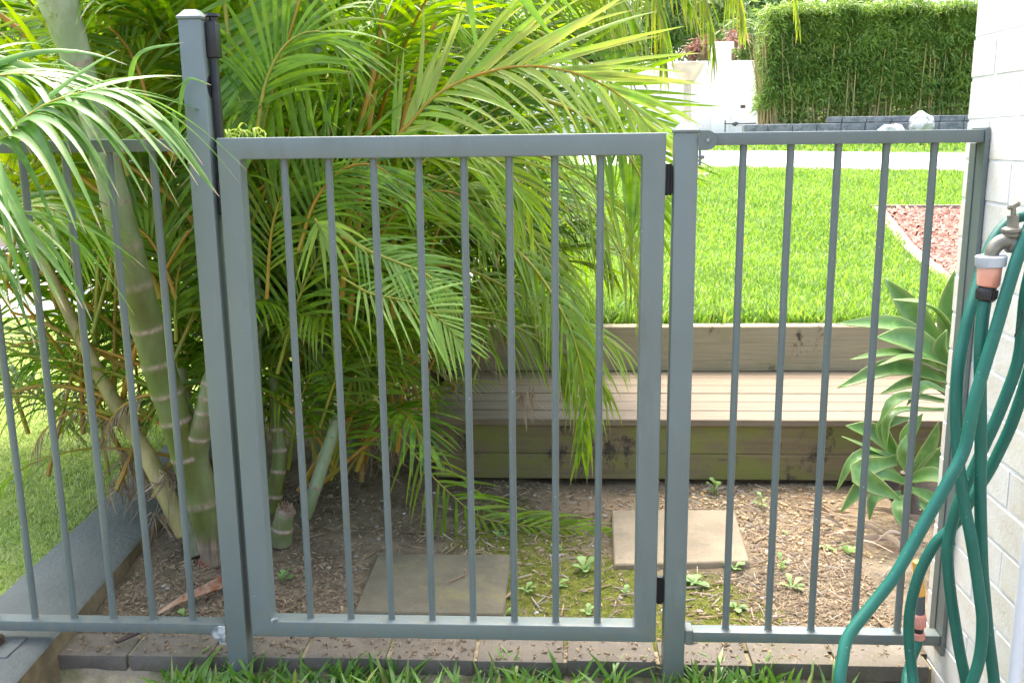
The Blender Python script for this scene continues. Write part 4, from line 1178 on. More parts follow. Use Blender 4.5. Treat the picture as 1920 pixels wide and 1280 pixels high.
for k, q in enumerate([[(560, 470, .55), (590, 380, .55), (640, 320, .55), (700, 310, .55), (760, 350, .55)], [(520, 700, .7), (560, 560, .7), (610, 470, .7), (680, 440, .7), (740, 470, .7)], [(600, 800, .9), (650, 660, .9), (710, 600, .9), (780, 600, .9), (830, 650, .9)],
                       [(500, 560, .6), (510, 430, .6), (540, 350, .6), (590, 330, .6), (630, 370, .6)], [(620, 900, 1.0), (660, 780, 1.0), (700, 700, 1.0), (760, 680, 1.0), (800, 720, 1.0)], [(540, 880, .95), (560, 760, .95), (600, 680, .95), (650, 670, .95), (690, 710, .95)],
                       [(700, 480, .8), (740, 400, .8), (800, 360, .8), (870, 370, .8), (920, 430, .8)], [(760, 330, .75), (820, 290, .75), (900, 290, .75), (960, 330, .75), (1000, 400, .75)], [(480, 250, .45), (500, 150, .45), (540, 80, .45), (600, 60, .45), (660, 100, .45)],
                       [(330, 560, .62), (300, 480, .62), (260, 430, .62), (200, 420, .62), (150, 460, .62)], [(330, 640, .66), (330, 540, .66), (350, 460, .66), (390, 430, .66)], [(240, 330, .55), (210, 230, .55), (160, 180, .55), (90, 190, .55), (30, 240, .55)],
                       [(280, 200, .5), (250, 110, .5), (200, 50, .5), (120, 40, .5), (50, 90, .5)], [(690, 230, .8), (700, 120, .8), (740, 40, .8), (800, 10, .8), (860, 40, .8)], [(600, 620, .8), (640, 520, .8), (700, 470, .8), (770, 480, .8), (810, 540, .8)]]):
    fr_(q, n=24, Lmax=.30 if k not in (4, 5, 9, 10) else .24, W=.0165, up=(.1 * (-1) ** k, -.8, .6), droop=.4, v=.2, t0=.15, seed=300 + k, bright=.35 + .5 * ((k * 37) % 10) / 10, yellow=.04 * (k % 4), parent=clump if q[0][0] > 420 and k not in (9, 10, 11, 12) else palm,
        ns=7, tip_angle=18, base_angle=50, rr=.006, rmat=M['petiole'] if k % 3 == 0 else M['rachis'])
fill(clump, 20, (-.2, .55), (1.6, 2.6), (.2, .9), (-pi, pi), (1.0, 1.5), (1.2, 1.8), (.5, 1.6), .44, .028, .3, 113, n=26, xlim=1.0, ymin=1.0)
fr_([(640, 300, 1.2), (760, 180, 1.3), (880, 90, 1.4), (1000, 50, 1.5), (1110, 70, 1.6), (1180, 130, 1.6)], n=30, Lmax=.34, W=.02, up=(0, -.9, .5), droop=.4, v=.2, t0=.15, seed=401, bright=.3, parent=clump, ns=7, tip_angle=15, base_angle=52)
fr_([(760, 400, 1.3), (860, 260, 1.4), (960, 190, 1.5), (1060, 180, 1.6), (1140, 230, 1.6)], n=28, Lmax=.34, W=.02, up=(0, -.9, .5), droop=.4, v=.2, t0=.15, seed=402, bright=.2, parent=clump, ns=7, tip_angle=15, base_angle=52)
fr_([(700, 60, 1.2), (820, -20, 1.3), (960, -40, 1.4), (1080, 0, 1.5), (1150, 60, 1.5)], n=28, Lmax=.34, W=.02, up=(0, -.9, .5), droop=.6, v=.2, t0=.15, seed=403, bright=.3, yellow=.1, parent=clump, ns=7, tip_angle=15, base_angle=52)
# bare orange petioles leaning through the clumps
pg = np.random.default_rng(9)
for k in range(40):
    left = k < 24
    o = (pg.uniform(-.95, -.35), pg.uniform(.7, 1.3), pg.uniform(0, .5)) if left else (pg.uniform(-.2, .3), pg.uniform(.95, 1.4), pg.uniform(-.05, .3))
    P = spring(o, pg.uniform(-pi, pi), pg.uniform(.9, 1.45), pg.uniform(.6, 1.1), pg.uniform(0, .6), 5)
    if min(q[1] for q in P) < .5 or max(q[0] for q in P) > .5: continue
    b = B().tube(spline(P, 3), np.linspace(.009, .004, 16), 6)
    b.make('petiole', M['petiole'] if pg.random() < .7 else M['rachis'], palm if left else clump, smooth=True)

for q in (((640, 560, .75), (672, 260, .75), (705, 120, .76), (722, -20, .78)), ((655, 600, .8), (690, 250, .8), (722, 90, .82), (745, -30, .84)), ((735, 640, .9), (745, 300, .9), (790, 100, .95), (860, -20, 1.0)),
          ((120, 60, .6), (150, -20, .6), (175, -80, .6)), ((455, 330, .5), (440, 180, .5), (425, 40, .5), (415, -40, .5)), ((330, 300, .6), (250, 170, .6), (130, 10, .6), (100, -40, .6)), ((300, 560, .62), (240, 420, .64), (150, 330, .66), (60, 270, .68)),
          ((400, 470, .7), (330, 380, .7), (240, 310, .7), (120, 240, .7)), ((540, 760, 1.1), (600, 560, 1.1), (700, 440, 1.1), (850, 330, 1.1)), ((240, 690, .85), (150, 640, .85), (70, 600, .85), (20, 585, .85)), ((270, 790, .75), (200, 745, .75), (100, 722, .75), (10, 738, .75)),
          ((560, 920, 1.0), (640, 800, 1.0), (760, 690, 1.0), (850, 640, 1.05)), ((575, 930, 1.0), (680, 840, 1.0), (800, 740, 1.0))):
    B().tube(spline(A_(*q), 5), np.linspace(.0095, .0045, 5 * (len(q) - 1) + 1), 7).make('petiole', M['petiole'] if q[0][0] != 455 else M['rachis'], palm if q[0][0] < 460 else clump, smooth=True)
# dry curled fronds
def dry(pos, n, L, spread, seed, parent, name='dry_leaf_bundle', w_=.008, down=1.0, label=None):
    g = np.random.default_rng(seed); VV = []; FF = []; CC = []; off = 0
    for k in range(n):
        p = np.array(pos) + g.normal(0, spread, 3) * np.array([1, 1, .6])
        d = unit(np.array([g.normal(0, .55), g.normal(0, .35), -down + g.normal(0, .45)]))
        wd = unit(np.cross(d, g.normal(0, 1, 3)))
        V, u = leaflet(p, d, wd, L * g.uniform(.5, 1.2), w_ * g.uniform(.5, 1.4), g.uniform(-.2, .5), g, 7, side=g.normal(0, .35, 3))
        c = np.zeros((len(V), 3)); c[:, 0] = g.uniform(0, 1); c[:, 2] = (g.random() < .2) * .6; c[:, 1] = np.repeat(u, 3) * .8
        VV.append(V); FF.append(leaf_faces(7) + off); CC.append(c); off += len(V)
    o = mesh(name, np.vstack(VV), np.vstack(FF), M['palmdead'], parent=parent, smooth=True, col=np.vstack(CC))
    if label: o['label'] = label
for (px, py, Y, n, L, sp, par) in [(250, 850, .80, 60, .20, .025, palm), (285, 870, .74, 40, .17, .02, palm), (225, 905, .74, 20, .12, .02, palm), (318, 885, .60, 30, .13, .012, palm), (300, 960, .62, 18, .12, .02, palm), (360, 850, .56, 10, .06, .012, palm),
                                   (615, 330, .95, 16, .28, .015, clump), (735, 760, 1.2, 40, .30, .03, clump), (700, 820, 1.2, 30, .22, .05, clump), (790, 700, 1.3, 24, .22, .04, clump),
                                   (985, 735, .95, 22, .13, .012, clump), (600, 620, 1.0, 12, .25, .03, clump), (900, 640, 1.2, 16, .2, .04, clump), (400, 230, .9, 12, .2, .04, clump), (680, 430, .9, 12, .2, .05, clump)]:
    dry(at(px, py, Y), n, L, sp, int(px * py), par)

# small bright weedy shoots at the top left corner of the gate
sh = empty('leafy_shoot', tuple(at(445, 255, .12)), 'small lime green leafy shoots poking over the top left corner of the gate', 'shoot')
sg = np.random.default_rng(3)
for k in range(22):
    p = at(sg.uniform(415, 500), sg.uniform(245, 262), .10)
    d = unit(np.array([sg.normal(0, .6), -.4 + sg.normal(0, .2), .6 + sg.uniform(0, .6)]))
    V, u = leaflet(p, d, unit(np.cross(d, [0, 1, .2])), sg.uniform(.03, .075), .006, sg.uniform(.6, 1.6), sg, 6)
    c = np.zeros((len(V), 3)); c[:, 0] = 1; c[:, 1] = .2; c[:, 2] = .25
    mesh('leaf', V, leaf_faces(6), M['palm_lightened'], parent=sh, smooth=True, col=c)


# ------------------------------------------------------------------ agaves
def agave_leaf(parent, pts, W, nrm=(0, -.5, 1), br=.5, ns=14, fold=.16, yellow=0):
    P = spline(pts, 6)
    s_ = rachis_arc(P); t = np.linspace(0, 1, ns + 1)
    Q = np.stack([np.interp(t, s_, P[:, k]) for k in range(3)], 1)
    T = np.gradient(Q, axis=0); T /= np.linalg.norm(T, axis=1)[:, None]
    nn = unit(np.array(nrm, float))
    S = np.cross(T, nn); S /= np.linalg.norm(S, axis=1)[:, None]
    Nn = np.cross(S, T)
    w_ = W * np.interp(t, [0, .12, .35, .55, .75, .9, 1], [.55, .5, .82, 1, .78, .36, .015])
    V = []
    for i in range(ns + 1):
        for k in (-1, -.93, -.5, 0, .5, .93, 1):
            V.append(Q[i] + S[i] * w_[i] / 2 * k + Nn[i] * w_[i] * fold * (k * k - .3))
    F = [(i * 7 + j, i * 7 + j + 1, i * 7 + 8 + j, i * 7 + 7 + j) for i in range(ns) for j in range(6)]
    c = np.zeros((len(V), 3))
    c[:, 0] = np.clip(br + .18 * np.repeat(np.sin(t * 7), 7), 0, 1); c[:, 1] = .1
    c[:, 2] = np.tile([.75, .35, 0, 0, 0, .35, .75], ns + 1) + yellow
    o = mesh('leaf', V, np.array(F), M['agave'], parent=parent, smooth=True, col=np.clip(c, 0, 1))
    md = o.modifiers.new('thickness', 'SOLIDIFY'); md.thickness = .003; md.offset = 0
ag = empty('agave', tuple(at(1775, 880, 1.12)), 'upper broad-leaved green agave rosette reaching over the bench end by the white wall', 'agave', 'agaves by the wall')
C1 = (1790, 690, 1.14)
def AL(par, base, mid, tip, W, **k): agave_leaf(par, A_(base, mid, tip), W, **k)
AL(ag, (1785, 700, 1.20), (1725, 610, 1.16), (1658, 522, 1.10), 0.103, nrm=(.3, -1, .35), br=.5)
AL(ag, (1800, 640, 1.15), (1745, 575, 1.05), (1672, 561, 1.00), 0.048, nrm=(.1, -.2, 1), br=.9)
AL(ag, (1790, 690, 1.22), (1728, 635, 1.16), (1655, 586, 1.10), 0.061, nrm=(.2, -.5, 1), br=.6)
AL(ag, (1800, 705, 1.12), (1700, 615, 1.04), (1566, 606, .98), 0.070, nrm=(.05, -.7, .8), br=.45)
AL(ag, (1800, 690, 1.06), (1715, 640, 1.00), (1643, 632, .94), 0.091, nrm=(.1, -.9, .6), br=.5)
AL(ag, (1790, 705, 1.05), (1690, 662, .98), (1592, 674, .94), 0.044, nrm=(0, -.5, 1), br=.8)
AL(ag, (1790, 690, 1.04), (1710, 668, .94), (1644, 686, .90), 0.035, nrm=(0, -.2, 1), br=.9)
AL(ag, (1795, 718, 1.06), (1680, 688, .98), (1570, 727, .96), 0.065, nrm=(0, -.8, .7), br=.45)
AL(ag, (1790, 735, 1.08), (1720, 715, 1.02), (1650, 738, .98), 0.044, nrm=(0, -.8, .6), br=.3, yellow=.15)
AL(ag, (1800, 700, 1.14), (1778, 600, 1.12), (1790, 505, 1.10), 0.074, nrm=(-.4, -1, .1), br=.45)
AL(ag, (1800, 720, 1.05), (1762, 660, 1.02), (1775, 618, 1.00), 0.052, nrm=(-.4, -1, .2), br=.4)
AL(ag, (1810, 760, 1.02), (1690, 745, .92), (1645, 800, .90), 0.061, nrm=(-.1, -.2, 1), br=.7)
AL(ag, (1790, 745, 1.02), (1735, 722, .94), (1700, 760, .92), 0.044, nrm=(0, -.5, 1), br=.5)
AL(ag, (1830, 690, 1.2), (1860, 600, 1.2), (1900, 520, 1.2), 0.087, nrm=(.3, -1, .3))
AL(ag, (1830, 700, 1.2), (1900, 640, 1.2), (1980, 640, 1.2), 0.087, nrm=(.1, -.5, 1))
B().tube(A_((1800, 960, 1.15), (1800, 800, 1.15), (1795, 690, 1.15)), [.035, .032, .028], 12).make('stem', M['bark'], ag, smooth=True)
ag2 = empty('agave', tuple(at(1700, 930, 1.0)), 'lower agave rosette with curling leaves growing from the soil before the bench end', 'agave', 'agaves by the wall')
AL(ag2, (1775, 768, 1.00), (1672, 775, .92), (1660, 850, .90), 0.044, nrm=(-.6, -.3, .9), br=.85)
AL(ag2, (1700, 875, 1.00), (1645, 815, .98), (1586, 798, .94), 0.068, nrm=(.1, -.9, .6), br=.3)
AL(ag2, (1695, 870, .98), (1640, 845, .92), (1577, 817, .88), 0.026, nrm=(0, -.3, 1), br=.8)
AL(ag2, (1692, 870, .97), (1655, 800, .93), (1712, 782, .92), 0.046, nrm=(-.5, -.8, .2), br=.5)
AL(ag2, (1705, 865, 1.0), (1700, 820, .98), (1730, 775, .98), 0.048, nrm=(-.2, -1, .1), br=.4)
AL(ag2, (1715, 868, .98), (1615, 850, .90), (1566, 922, .88), 0.036, nrm=(-.1, -.6, .9), br=.6)
AL(ag2, (1680, 862, .92), (1610, 885, .82), (1690, 938, .80), 0.068, nrm=(-.2, -1, .3), br=.45)
AL(ag2, (1705, 905, .94), (1640, 890, .86), (1574, 962, .84), 0.052, nrm=(-.1, -.8, .6), br=.45)
AL(ag2, (1690, 925, .92), (1640, 930, .86), (1630, 975, .84), 0.036, nrm=(-.1, -.8, .6), br=.4)
AL(ag2, (1700, 930, .90), (1682, 950, .82), (1692, 990, .78), 0.036, nrm=(-.4, -1, .3), br=.5)
AL(ag2, (1700, 900, .95), (1745, 890, .88), (1790, 905, .84), 0.060, nrm=(.1, -.8, .7), br=.55)
AL(ag2, (1700, 900, .98), (1740, 840, .96), (1760, 790, .94), 0.052, nrm=(.2, -1, .3), br=.35)
AL(ag2, (1705, 905, .98), (1758, 855, .96), (1790, 830, .94), 0.052, nrm=(.1, -.9, .4), br=.4)
AL(ag2, (1700, 915, .92), (1748, 935, .86), (1775, 985, .84), 0.048, nrm=(.1, -.8, .6), br=.5)
AL(ag2, (1700, 880, .95), (1690, 850, .88), (1700, 815, .90), 0.040, nrm=(0, -1, .3), br=.75)
AL(ag2, (1710, 920, 1.0), (1660, 880, 1.0), (1620, 872, 1.0), 0.044, nrm=(0, -.6, .9), br=.3)
AL(ag2, (1715, 935, 1.0), (1755, 960, .98), (1800, 955, .95), 0.048, nrm=(0, -.8, .6), br=.3)
B().tube([at(1705, 965, 1.0), at(1703, 885, 1.0)], [.035, .026], 12).make('stem', M['bark'], ag2, smooth=True)
dl = empty('dead_agave_leaves', tuple(at(1680, 990, .8)), 'grey dried agave leaves lying curled on the soil under the agave', 'dead leaves')
dg = np.random.default_rng(21)
for k in range(34):
    p = atz(dg.uniform(1560, 1740), dg.uniform(955, 1040), -.066 + dg.uniform(0, .012))
    a = dg.normal(2.7, .5); L = dg.uniform(.06, .17)
    d = np.array([math.cos(a), math.sin(a), 0]) * L
    pts = [p, p + d * .5 + np.array([0, 0, dg.uniform(.005, .03)]), p + d + dg.normal(0, .012, 3) * np.array([1, 1, 0])]
    P = spline(pts, 4); Wd = unit(np.cross(d, [0, 0, 1.]) + np.array([0, 0, dg.uniform(-.6, .6)]))
    ww = dg.uniform(.008, .02) * np.sin(np.linspace(.4, 3.0, len(P)))
    V = np.stack([P - Wd * ww[:, None] / 2, P + np.array([0, 0, .004]), P + Wd * ww[:, None] / 2], 1).reshape(-1, 3)
    c = np.zeros((len(V), 3)); c[:, 0] = dg.uniform(.4, 1); c[:, 1] = .1
    mesh('dead_leaf', V, leaf_faces(len(P) - 1), M['palmdead'], parent=dl, smooth=True, col=c)
SA, SB = atz(296, 1150, -.062), at(428, 1092, atz(428, 1104, -.07)[1])
ax_ = unit(SB - SA); sd0 = unit(np.cross(ax_, [0, 0, 1.]))
V = []; ns_ = 16
for i in range(ns_ + 1):
    t = i / ns_; c0 = SA + (SB - SA) * t + np.array([0, 0, .006 * math.sin(t * 5)])
    ww = .004 + .017 * t ** .7
    for k in range(9):
        ph = (-1.9 + 3.8 * k / 8) * (.5 + .5 * t)
        V.append(c0 + sd0 * math.sin(ph) * ww + np.array([0, 0, 1.]) * (1 - math.cos(ph)) * ww * (1 if k < 5 else .6))
F = [(i * 9 + k, i * 9 + k + 1, i * 9 + 10 + k, i * 9 + 9 + k) for i in range(ns_) for k in range(8)]
o = mesh('dry_sheath', V, np.array(F), simple('red_brown_sheath', (.20, .065, .025), .6, (.40, .27, .18), 26, stretch=(1, 1, .3), bstr=.4), smooth=True)
md = o.modifiers.new('thickness', 'SOLIDIFY'); md.thickness = .0015
props(o, 'split reddish brown palm sheath lying on the mulch beside the tall post', 'dry sheath')
o = B().hexa(A_((215, 1203, .05), (221, 1206, .05), (262, 1188, .10), (250, 1186, .10)), A_((217, 1200, .05), (223, 1203, .05), (264, 1184, .10), (250, 1182, .10))).make('dark_leaf_scrap', simple('dark_dry_scrap', (.05, .03, .03), .7), None)
props(o, 'dark dried leaf scrap lying on the bricks under the left fence rail', 'leaf scrap')

# ------------------------------------------------------------------ litter on the soil
def chips(name, n, region, zf, size, mat, seed, label, thick=.25, tilt=.35, keep=None, cat='mulch', wf=(.12, .4)):
    g = np.random.default_rng(seed)
    x = g.uniform(region[0], region[1], n); y = g.uniform(region[2], region[3], n)
    if keep is not None:
        k = keep(x, y, g); x = x[k]; y = y[k]
    n = len(x)
    z = np.array([zf(a, b) for a, b in zip(x, y)]) + g.uniform(-.001, .004, n)
    L = size * g.uniform(.35, 1.5, n); Wd = L * g.uniform(wf[0], wf[1], n); H = Wd * thick + .0006
    a = g.uniform(0, 2 * pi, n); ti = g.normal(0, tilt, n)
    ax = np.stack([np.cos(a) * np.cos(ti), np.sin(a) * np.cos(ti), np.sin(ti)], 1)
    ay = np.stack([-np.sin(a), np.cos(a), np.zeros(n)], 1)
    az = np.cross(ax, ay)
    cen = np.stack([x, y, z], 1)
    C = []
    for (i, j, k, sh_) in [(-1, -1, -1, 1), (1, -1, -1, .55), (1, 1, -1, .55), (-1, 1, -1, 1), (-1, -1, 1, .8), (1, -1, 1, .4), (1, 1, 1, .4), (-1, 1, 1, .8)]:
        C.append(cen + ax * (L * i / 2)[:, None] + ay * (Wd * j / 2 * sh_)[:, None] + az * (H * k)[:, None])
    V = np.stack(C, 1).reshape(-1, 3)
    base = (np.arange(n) * 8)[:, None]
    Fq = np.concatenate([base + np.array([q]) for q in [(4, 5, 6, 7), (0, 1, 5, 4), (1, 2, 6, 5), (2, 3, 7, 6), (3, 0, 4, 7)]], 0)
    o = mesh(name, V, Fq, mat)
    return props(o, label, cat, kind='stuff')
def not_paver(x, y):
    return ~((x > .185) & (x < .605) & (y > .24) & (y < .625)) & ~((x > .90) & (x < 1.34) & (y > .53) & (y < .99)) 
def near_fence(x, y, g):
    dens = np.where(x < .15, np.clip(1.25 - (y - .15) / .55, .12, 1), np.where(x > 1.25, np.clip(1.25 - (y - .15) / .8, .3, 1), .10))
    return (g.random(len(x)) < dens) & not_paver(x, y) & (x > -.50 - y * .07)
chips('bark_mulch', 30000, (-.56, 1.64, .14, 1.25), soil_z, .014, M['chip'], 41, 'brown bark mulch scattered over the soil behind the fence', keep=near_fence)
chips('leaf_litter', 5000, (-.5, 1.64, .14, 1.3), soil_z, .016, simple('pale_litter', (.36, .28, .18), .9, (.22, .16, .10), 20), 42, 'pale dry leaf fragments strewn over the soil', thick=.08, keep=lambda x, y, g: (g.random(len(x)) < np.where(x > 1.1, 1, .35)) & not_paver(x, y) & (x > -.5 - y * .07), tilt=.5)
chips('fallen_leaflets', 150, (-.45, 1.6, .16, 1.2), lambda x, y: soil_z(x, y) + .006, .085, simple('fallen_leaflet', (.26, .19, .11), .85, (.13, .085, .05), 20), 45, 'brown fallen palm leaflets lying about on the soil', thick=.05, wf=(.05, .10), tilt=.08)
chips('garden_crumbs', 450, (-.5, 1.6, .035, .13), lambda x, y: -.070, .010, M['chip'], 44, 'mulch crumbs spilled over the brick edging', wf=(.2, .5))
chips('dry_twigs', 900, (.3, 1.7, .2, 1.25), lambda x, y: soil_z(x, y) + .004, .05, simple('grey_twig', (.40, .35, .28), .9, (.24, .19, .14), 20), 43, 'thin dry twigs and grass straw on the soil before the bench', thick=.5, wf=(.02, .05), keep=lambda x, y, g: (g.random(len(x)) < np.where(x > 1.15, 1, .3)) & not_paver(x, y))

def pebbles(name, n, region, mat, seed, label, r=(.004, .013), keep=None):
    g = np.random.default_rng(seed); bm = bmesh.new()
    for k in range(n):
        x, y = g.uniform(region[0], region[1]), g.uniform(region[2], region[3])
        if not not_paver(np.array([x]), np.array([y]))[0]: continue
        m_ = Matrix.Translation((x, y, soil_z(x, y) + .002)) @ Matrix.Rotation(g.uniform(0, 6.28), 4, 'Z') @ Matrix.Diagonal((1, g.uniform(.6, .9), g.uniform(.35, .6), 1))
        bmesh.ops.create_icosphere(bm, subdivisions=1, radius=g.uniform(*r), matrix=m_)
    for v in bm.verts: v.co += Vector(g.normal(0, .0008, 3))
    me = bpy.data.meshes.new(name); bm.to_mesh(me); bm.free(); me.materials.append(mat)
    for p in me.polygons: p.use_smooth = True
    return props(link(name, me), label, 'pebbles', kind='stuff')
pebbles('gravel', 260, (1.2, 1.75, .6, 1.25), M['pebble_y'], 51, 'ochre pebbles in the soil right of the pale paver')
pebbles('gravel', 130, (-.4, 1.75, .2, 1.25), M['pebble'], 52, 'grey pebbles dotted over the soil')
pebbles('gravel', 40, (.2, 1.5, .2, 1.25), M['rock'], 53, 'small white pebbles on the soil', r=(.003, .009))

# moss cushions: fine tufts
def mosskeep(x, y):
    v = np.array([noise.noise(Vector((a * 7, b * 7, 3))) + .5 * noise.noise(Vector((a * 22, b * 22, 1))) for a, b in zip(x, y)])
    cen = np.full(len(x), 9.0)
    for cx_, cy_, r_ in ((.62, .80, .20), (.76, .45, .22), (.92, .22, .18), (1.16, .30, .20), (.50, .72, .14), (.72, .25, .18), (1.3, 1.1, .12), (.78, .85, .14)):
        cen = np.minimum(cen, np.hypot(x - cx_, y - cy_) / r_)
    return (cen + v * .9 < 1.05) & not_paver(x, y)
mo = blades('moss', 80000, (.38, 1.4), (.14, 1.2), soil_z, .0065, .0035, leaf_material('moss', (.06, .085, .012), (.15, .19, .03), (.26, .26, .06), (.2, .2, .1), trans=.2, rough=.9, tipbrown=False), lean=.9, keep=mosskeep, seed=55, yellow=.2)
props(mo, 'patches of olive green moss between the pavers', 'moss', kind='stuff')

# ------------------------------------------------------------------ weeds
def weed(px, py, size, nl, label, seed, z=-.07, tall=0.0, wr=.38):
    g = np.random.default_rng(seed); p = atz(px, py, z); p[2] = soil_z(p[0], p[1]) - .002
    e = empty('weed', tuple(p), label, 'weed', 'small weeds in the soil')
    if tall: B().tube([p, p + np.array([0, 0, tall])], .0016, 5).make('stem', M['weed'], e)
    wr = wr * g.uniform(.75, 1.6); e0 = g.uniform(.05, .6)
    for k in range(nl):
        a = k * 2.4 + g.normal(0, .35); el = e0 + .5 * k / nl
        L = size * g.uniform(.45, 1.2)
        d = np.array([math.cos(a) * math.cos(el), math.sin(a) * math.cos(el), math.sin(el)])
        b0 = p + np.array([0, 0, .004 + tall * (k / nl)])
        m_ = b0 + d * L * .55 + np.array([0, 0, L * .08]); t_ = b0 + d * L + np.array([0, 0, -L * .12])
        P = spline([b0, m_, t_], 4); S = unit(np.cross(d, [0, 0, 1.]))
        u = np.linspace(0, 1, len(P)); ww = L * wr * np.interp(u, [0, .25, .6, .85, 1], [.18, .35, 1, .7, .08])
        V = np.stack([P - S * ww[:, None] / 2, P - np.array([0, 0, 1]) * ww[:, None] * .12, P + S * ww[:, None] / 2], 1).reshape(-1, 3)
        c = np.zeros((len(V), 3)); c[:, 0] = np.clip(g.normal(.6, .2), 0, 1); c[:, 1] = .1; c[:, 2] = .1 * (g.random() < .3)
        mesh('leaf', V, leaf_faces(len(P) - 1), M['weed'], parent=e, smooth=True, col=c)
weed(530, 1085, .035, 7, 'small clover-like weed beside the gate left stile', 1, tall=.02, wr=.6)
weed(985, 1105, .045, 6, 'pale weed with long leaves between fifth and sixth gate bars near the paver corner', 2)
weed(1040, 1100, .045, 6, 'weed spreading flat around the sixth gate bar', 3)
weed(1095, 1070, .045, 9, 'larger leafy weed on moss between the last gate bars', 4, tall=.01)
weed(1170, 1108, .03, 6, 'tiny weed rosette close to the gate right stile', 5)
weed(1100, 1140, .03, 7, 'low weed at the gate bottom rail between the two right bars', 6)
weed(1045, 1030, .03, 6, 'weed just below the trailing palm frond tip', 7)
weed(935, 1000, .035, 7, 'weed under the trailing palm frond', 8)
weed(1303, 1095, .045, 9, 'weed right beside the hinge post', 9)
weed(1378, 1065, .035, 6, 'weed at the near edge of the pale paver', 10, tall=.01)
weed(1485, 1100, .055, 9, 'biggest spiky weed between second and third bars of the right panel', 11)
weed(1465, 1062, .04, 7, 'weed behind the big spiky one on the right', 12, tall=.02)
weed(1590, 1035, .045, 8, 'weed between third and fourth bars of the right panel', 13)
weed(1550, 1025, .03, 6, 'little weed left of the fourth bar of the right panel', 14)
weed(1340, 925, .04, 8, 'upright weed against the bench front right of the gate post', 15, tall=.05, wr=.5)
weed(1428, 945, .035, 7, 'upright weed before the bench between two right panel bars', 16, tall=.04, wr=.5)
weed(1380, 1140, .04, 8, 'weed just behind the bottom rail of the right panel', 17)
weed(1475, 995, .025, 5, 'tiny weed among the ochre pebbles', 18)
weed(345, 1148, .03, 3, 'round green leaf seedling behind the left bottom rail', 19, wr=.9)
weed(945, 1150, .035, 5, 'weed at the right edge of the near paver by the gate rail', 20)

# ------------------------------------------------------------------ background: mulch bed, path furniture, hedge, walls, trees
def lawn_at(px, py):
    lo, hi = 2.2, 40.0
    for _ in range(50):
        m_ = (lo + hi) / 2; p = at(px, py, m_)
        if p[2] > terrain_z(p[0], p[1]): lo = m_
        else: hi = m_
    return at(px, py, lo)
V = []; F = []
for j in range(14):
    y = 3.0 + 3.9 * j / 13
    for i in range(10):
        x = 2.86 + (y - 3.0) * .205 + i * .25
        V.append((x, y, terrain_z(x, y) + .006))
for j in range(13):
    for i in range(9): F.append((j * 10 + i, j * 10 + i + 1, j * 10 + 11 + i, j * 10 + 10 + i))
props(mesh('mulch_bed_soil', V, F, simple('red_mulch_dust', (.16, .06, .04), .95, (.28, .11, .07), 14), smooth=True), kind='structure')
chips('red_bark_mulch', 7000, (2.86, 4.9, 3.0, 6.85), lambda x, y: terrain_z(x, y) + .012, .065, M['redbark'], 61, 'red-brown bark chips in the bed between lawn and white wall', keep=lambda x, y, g: x > 2.9 + (y - 3.0) * .205)
be = empty('bed_edging', (3.2, 5, .4), 'pale timber edging boards around the red bark bed', 'edging')
def edge_board(a, b_, name='edging_board'):
    a = np.array(a); b_ = np.array(b_); d = (b_ - a); n_ = np.array([-d[1], d[0]]) / np.linalg.norm(d) * .045
    za, zb = terrain_z(*a), terrain_z(*b_)
    B().hexa([(*(a - n_), za - .03), (*(b_ - n_), zb - .03), (*(b_ + n_), zb - .03), (*(a + n_), za - .03)],
             [(*(a - n_), za + .035), (*(b_ - n_), zb + .035), (*(b_ + n_), zb + .035), (*(a + n_), za + .035)], bev=.004).make(name, M['timber_edge'], be)
edge_board((2.80, 2.9), (3.20, 4.85)); edge_board((3.203, 4.86), (3.62, 6.85)); edge_board((3.57, 6.95), (5.2, 6.93))
p = lawn_at(1322, 329)
o = B().box(p[0] - .5, p[0] + .02, p[1] - .25, p[1] + .25, p[2] - .03, p[2] + .03, bev=.006).make('stepping_slab', M['concrete'])
props(o, 'pale concrete slab set in the lawn beside the hinge post', 'paving slab')

# split-face block retaining wall in two steps
bw = empty('block_wall', (8, 15.6, 1.2), 'low grey split-face block wall at the foot of the bamboo hedge', 'retaining wall')
pL_ = at(1396, 240, 15.4); pM_ = at(1557, 225, 15.4); pR_ = at(1830, 225, 15.4)
def blockrow(x0, x1, y0, z0, z1, off, step=.42):
    x = x0 - off
    while x < x1:
        a, b_ = max(x, x0), min(x + step - .012, x1)
        if b_ - a > .05: B().box(a, b_, y0 + random.uniform(-.012, .012), y0 + .25, z0, z1 - .008, bev=.012).make('block', M['block'], bw)
        x += step
zb_ = at(1450, 252, 15.4)[2]; zl = at(1450, 232, 15.4)[2]; zh = at(1650, 217, 15.4)[2]
blockrow(pL_[0], pR_[0] + 1.2, 15.40, zb_ - .25, zl, 0)
blockrow(pM_[0], pR_[0] + 1.2, 15.42, zl, zh, .2)
props(mesh('hedge_soil', [(pL_[0], 15.6, zl - .03), (pR_[0] + 2, 15.6, zl - .03), (pR_[0] + 2, 19, zl), (pL_[0], 19, zl)], [(0, 1, 2, 3)], M['dirt']), kind='structure')

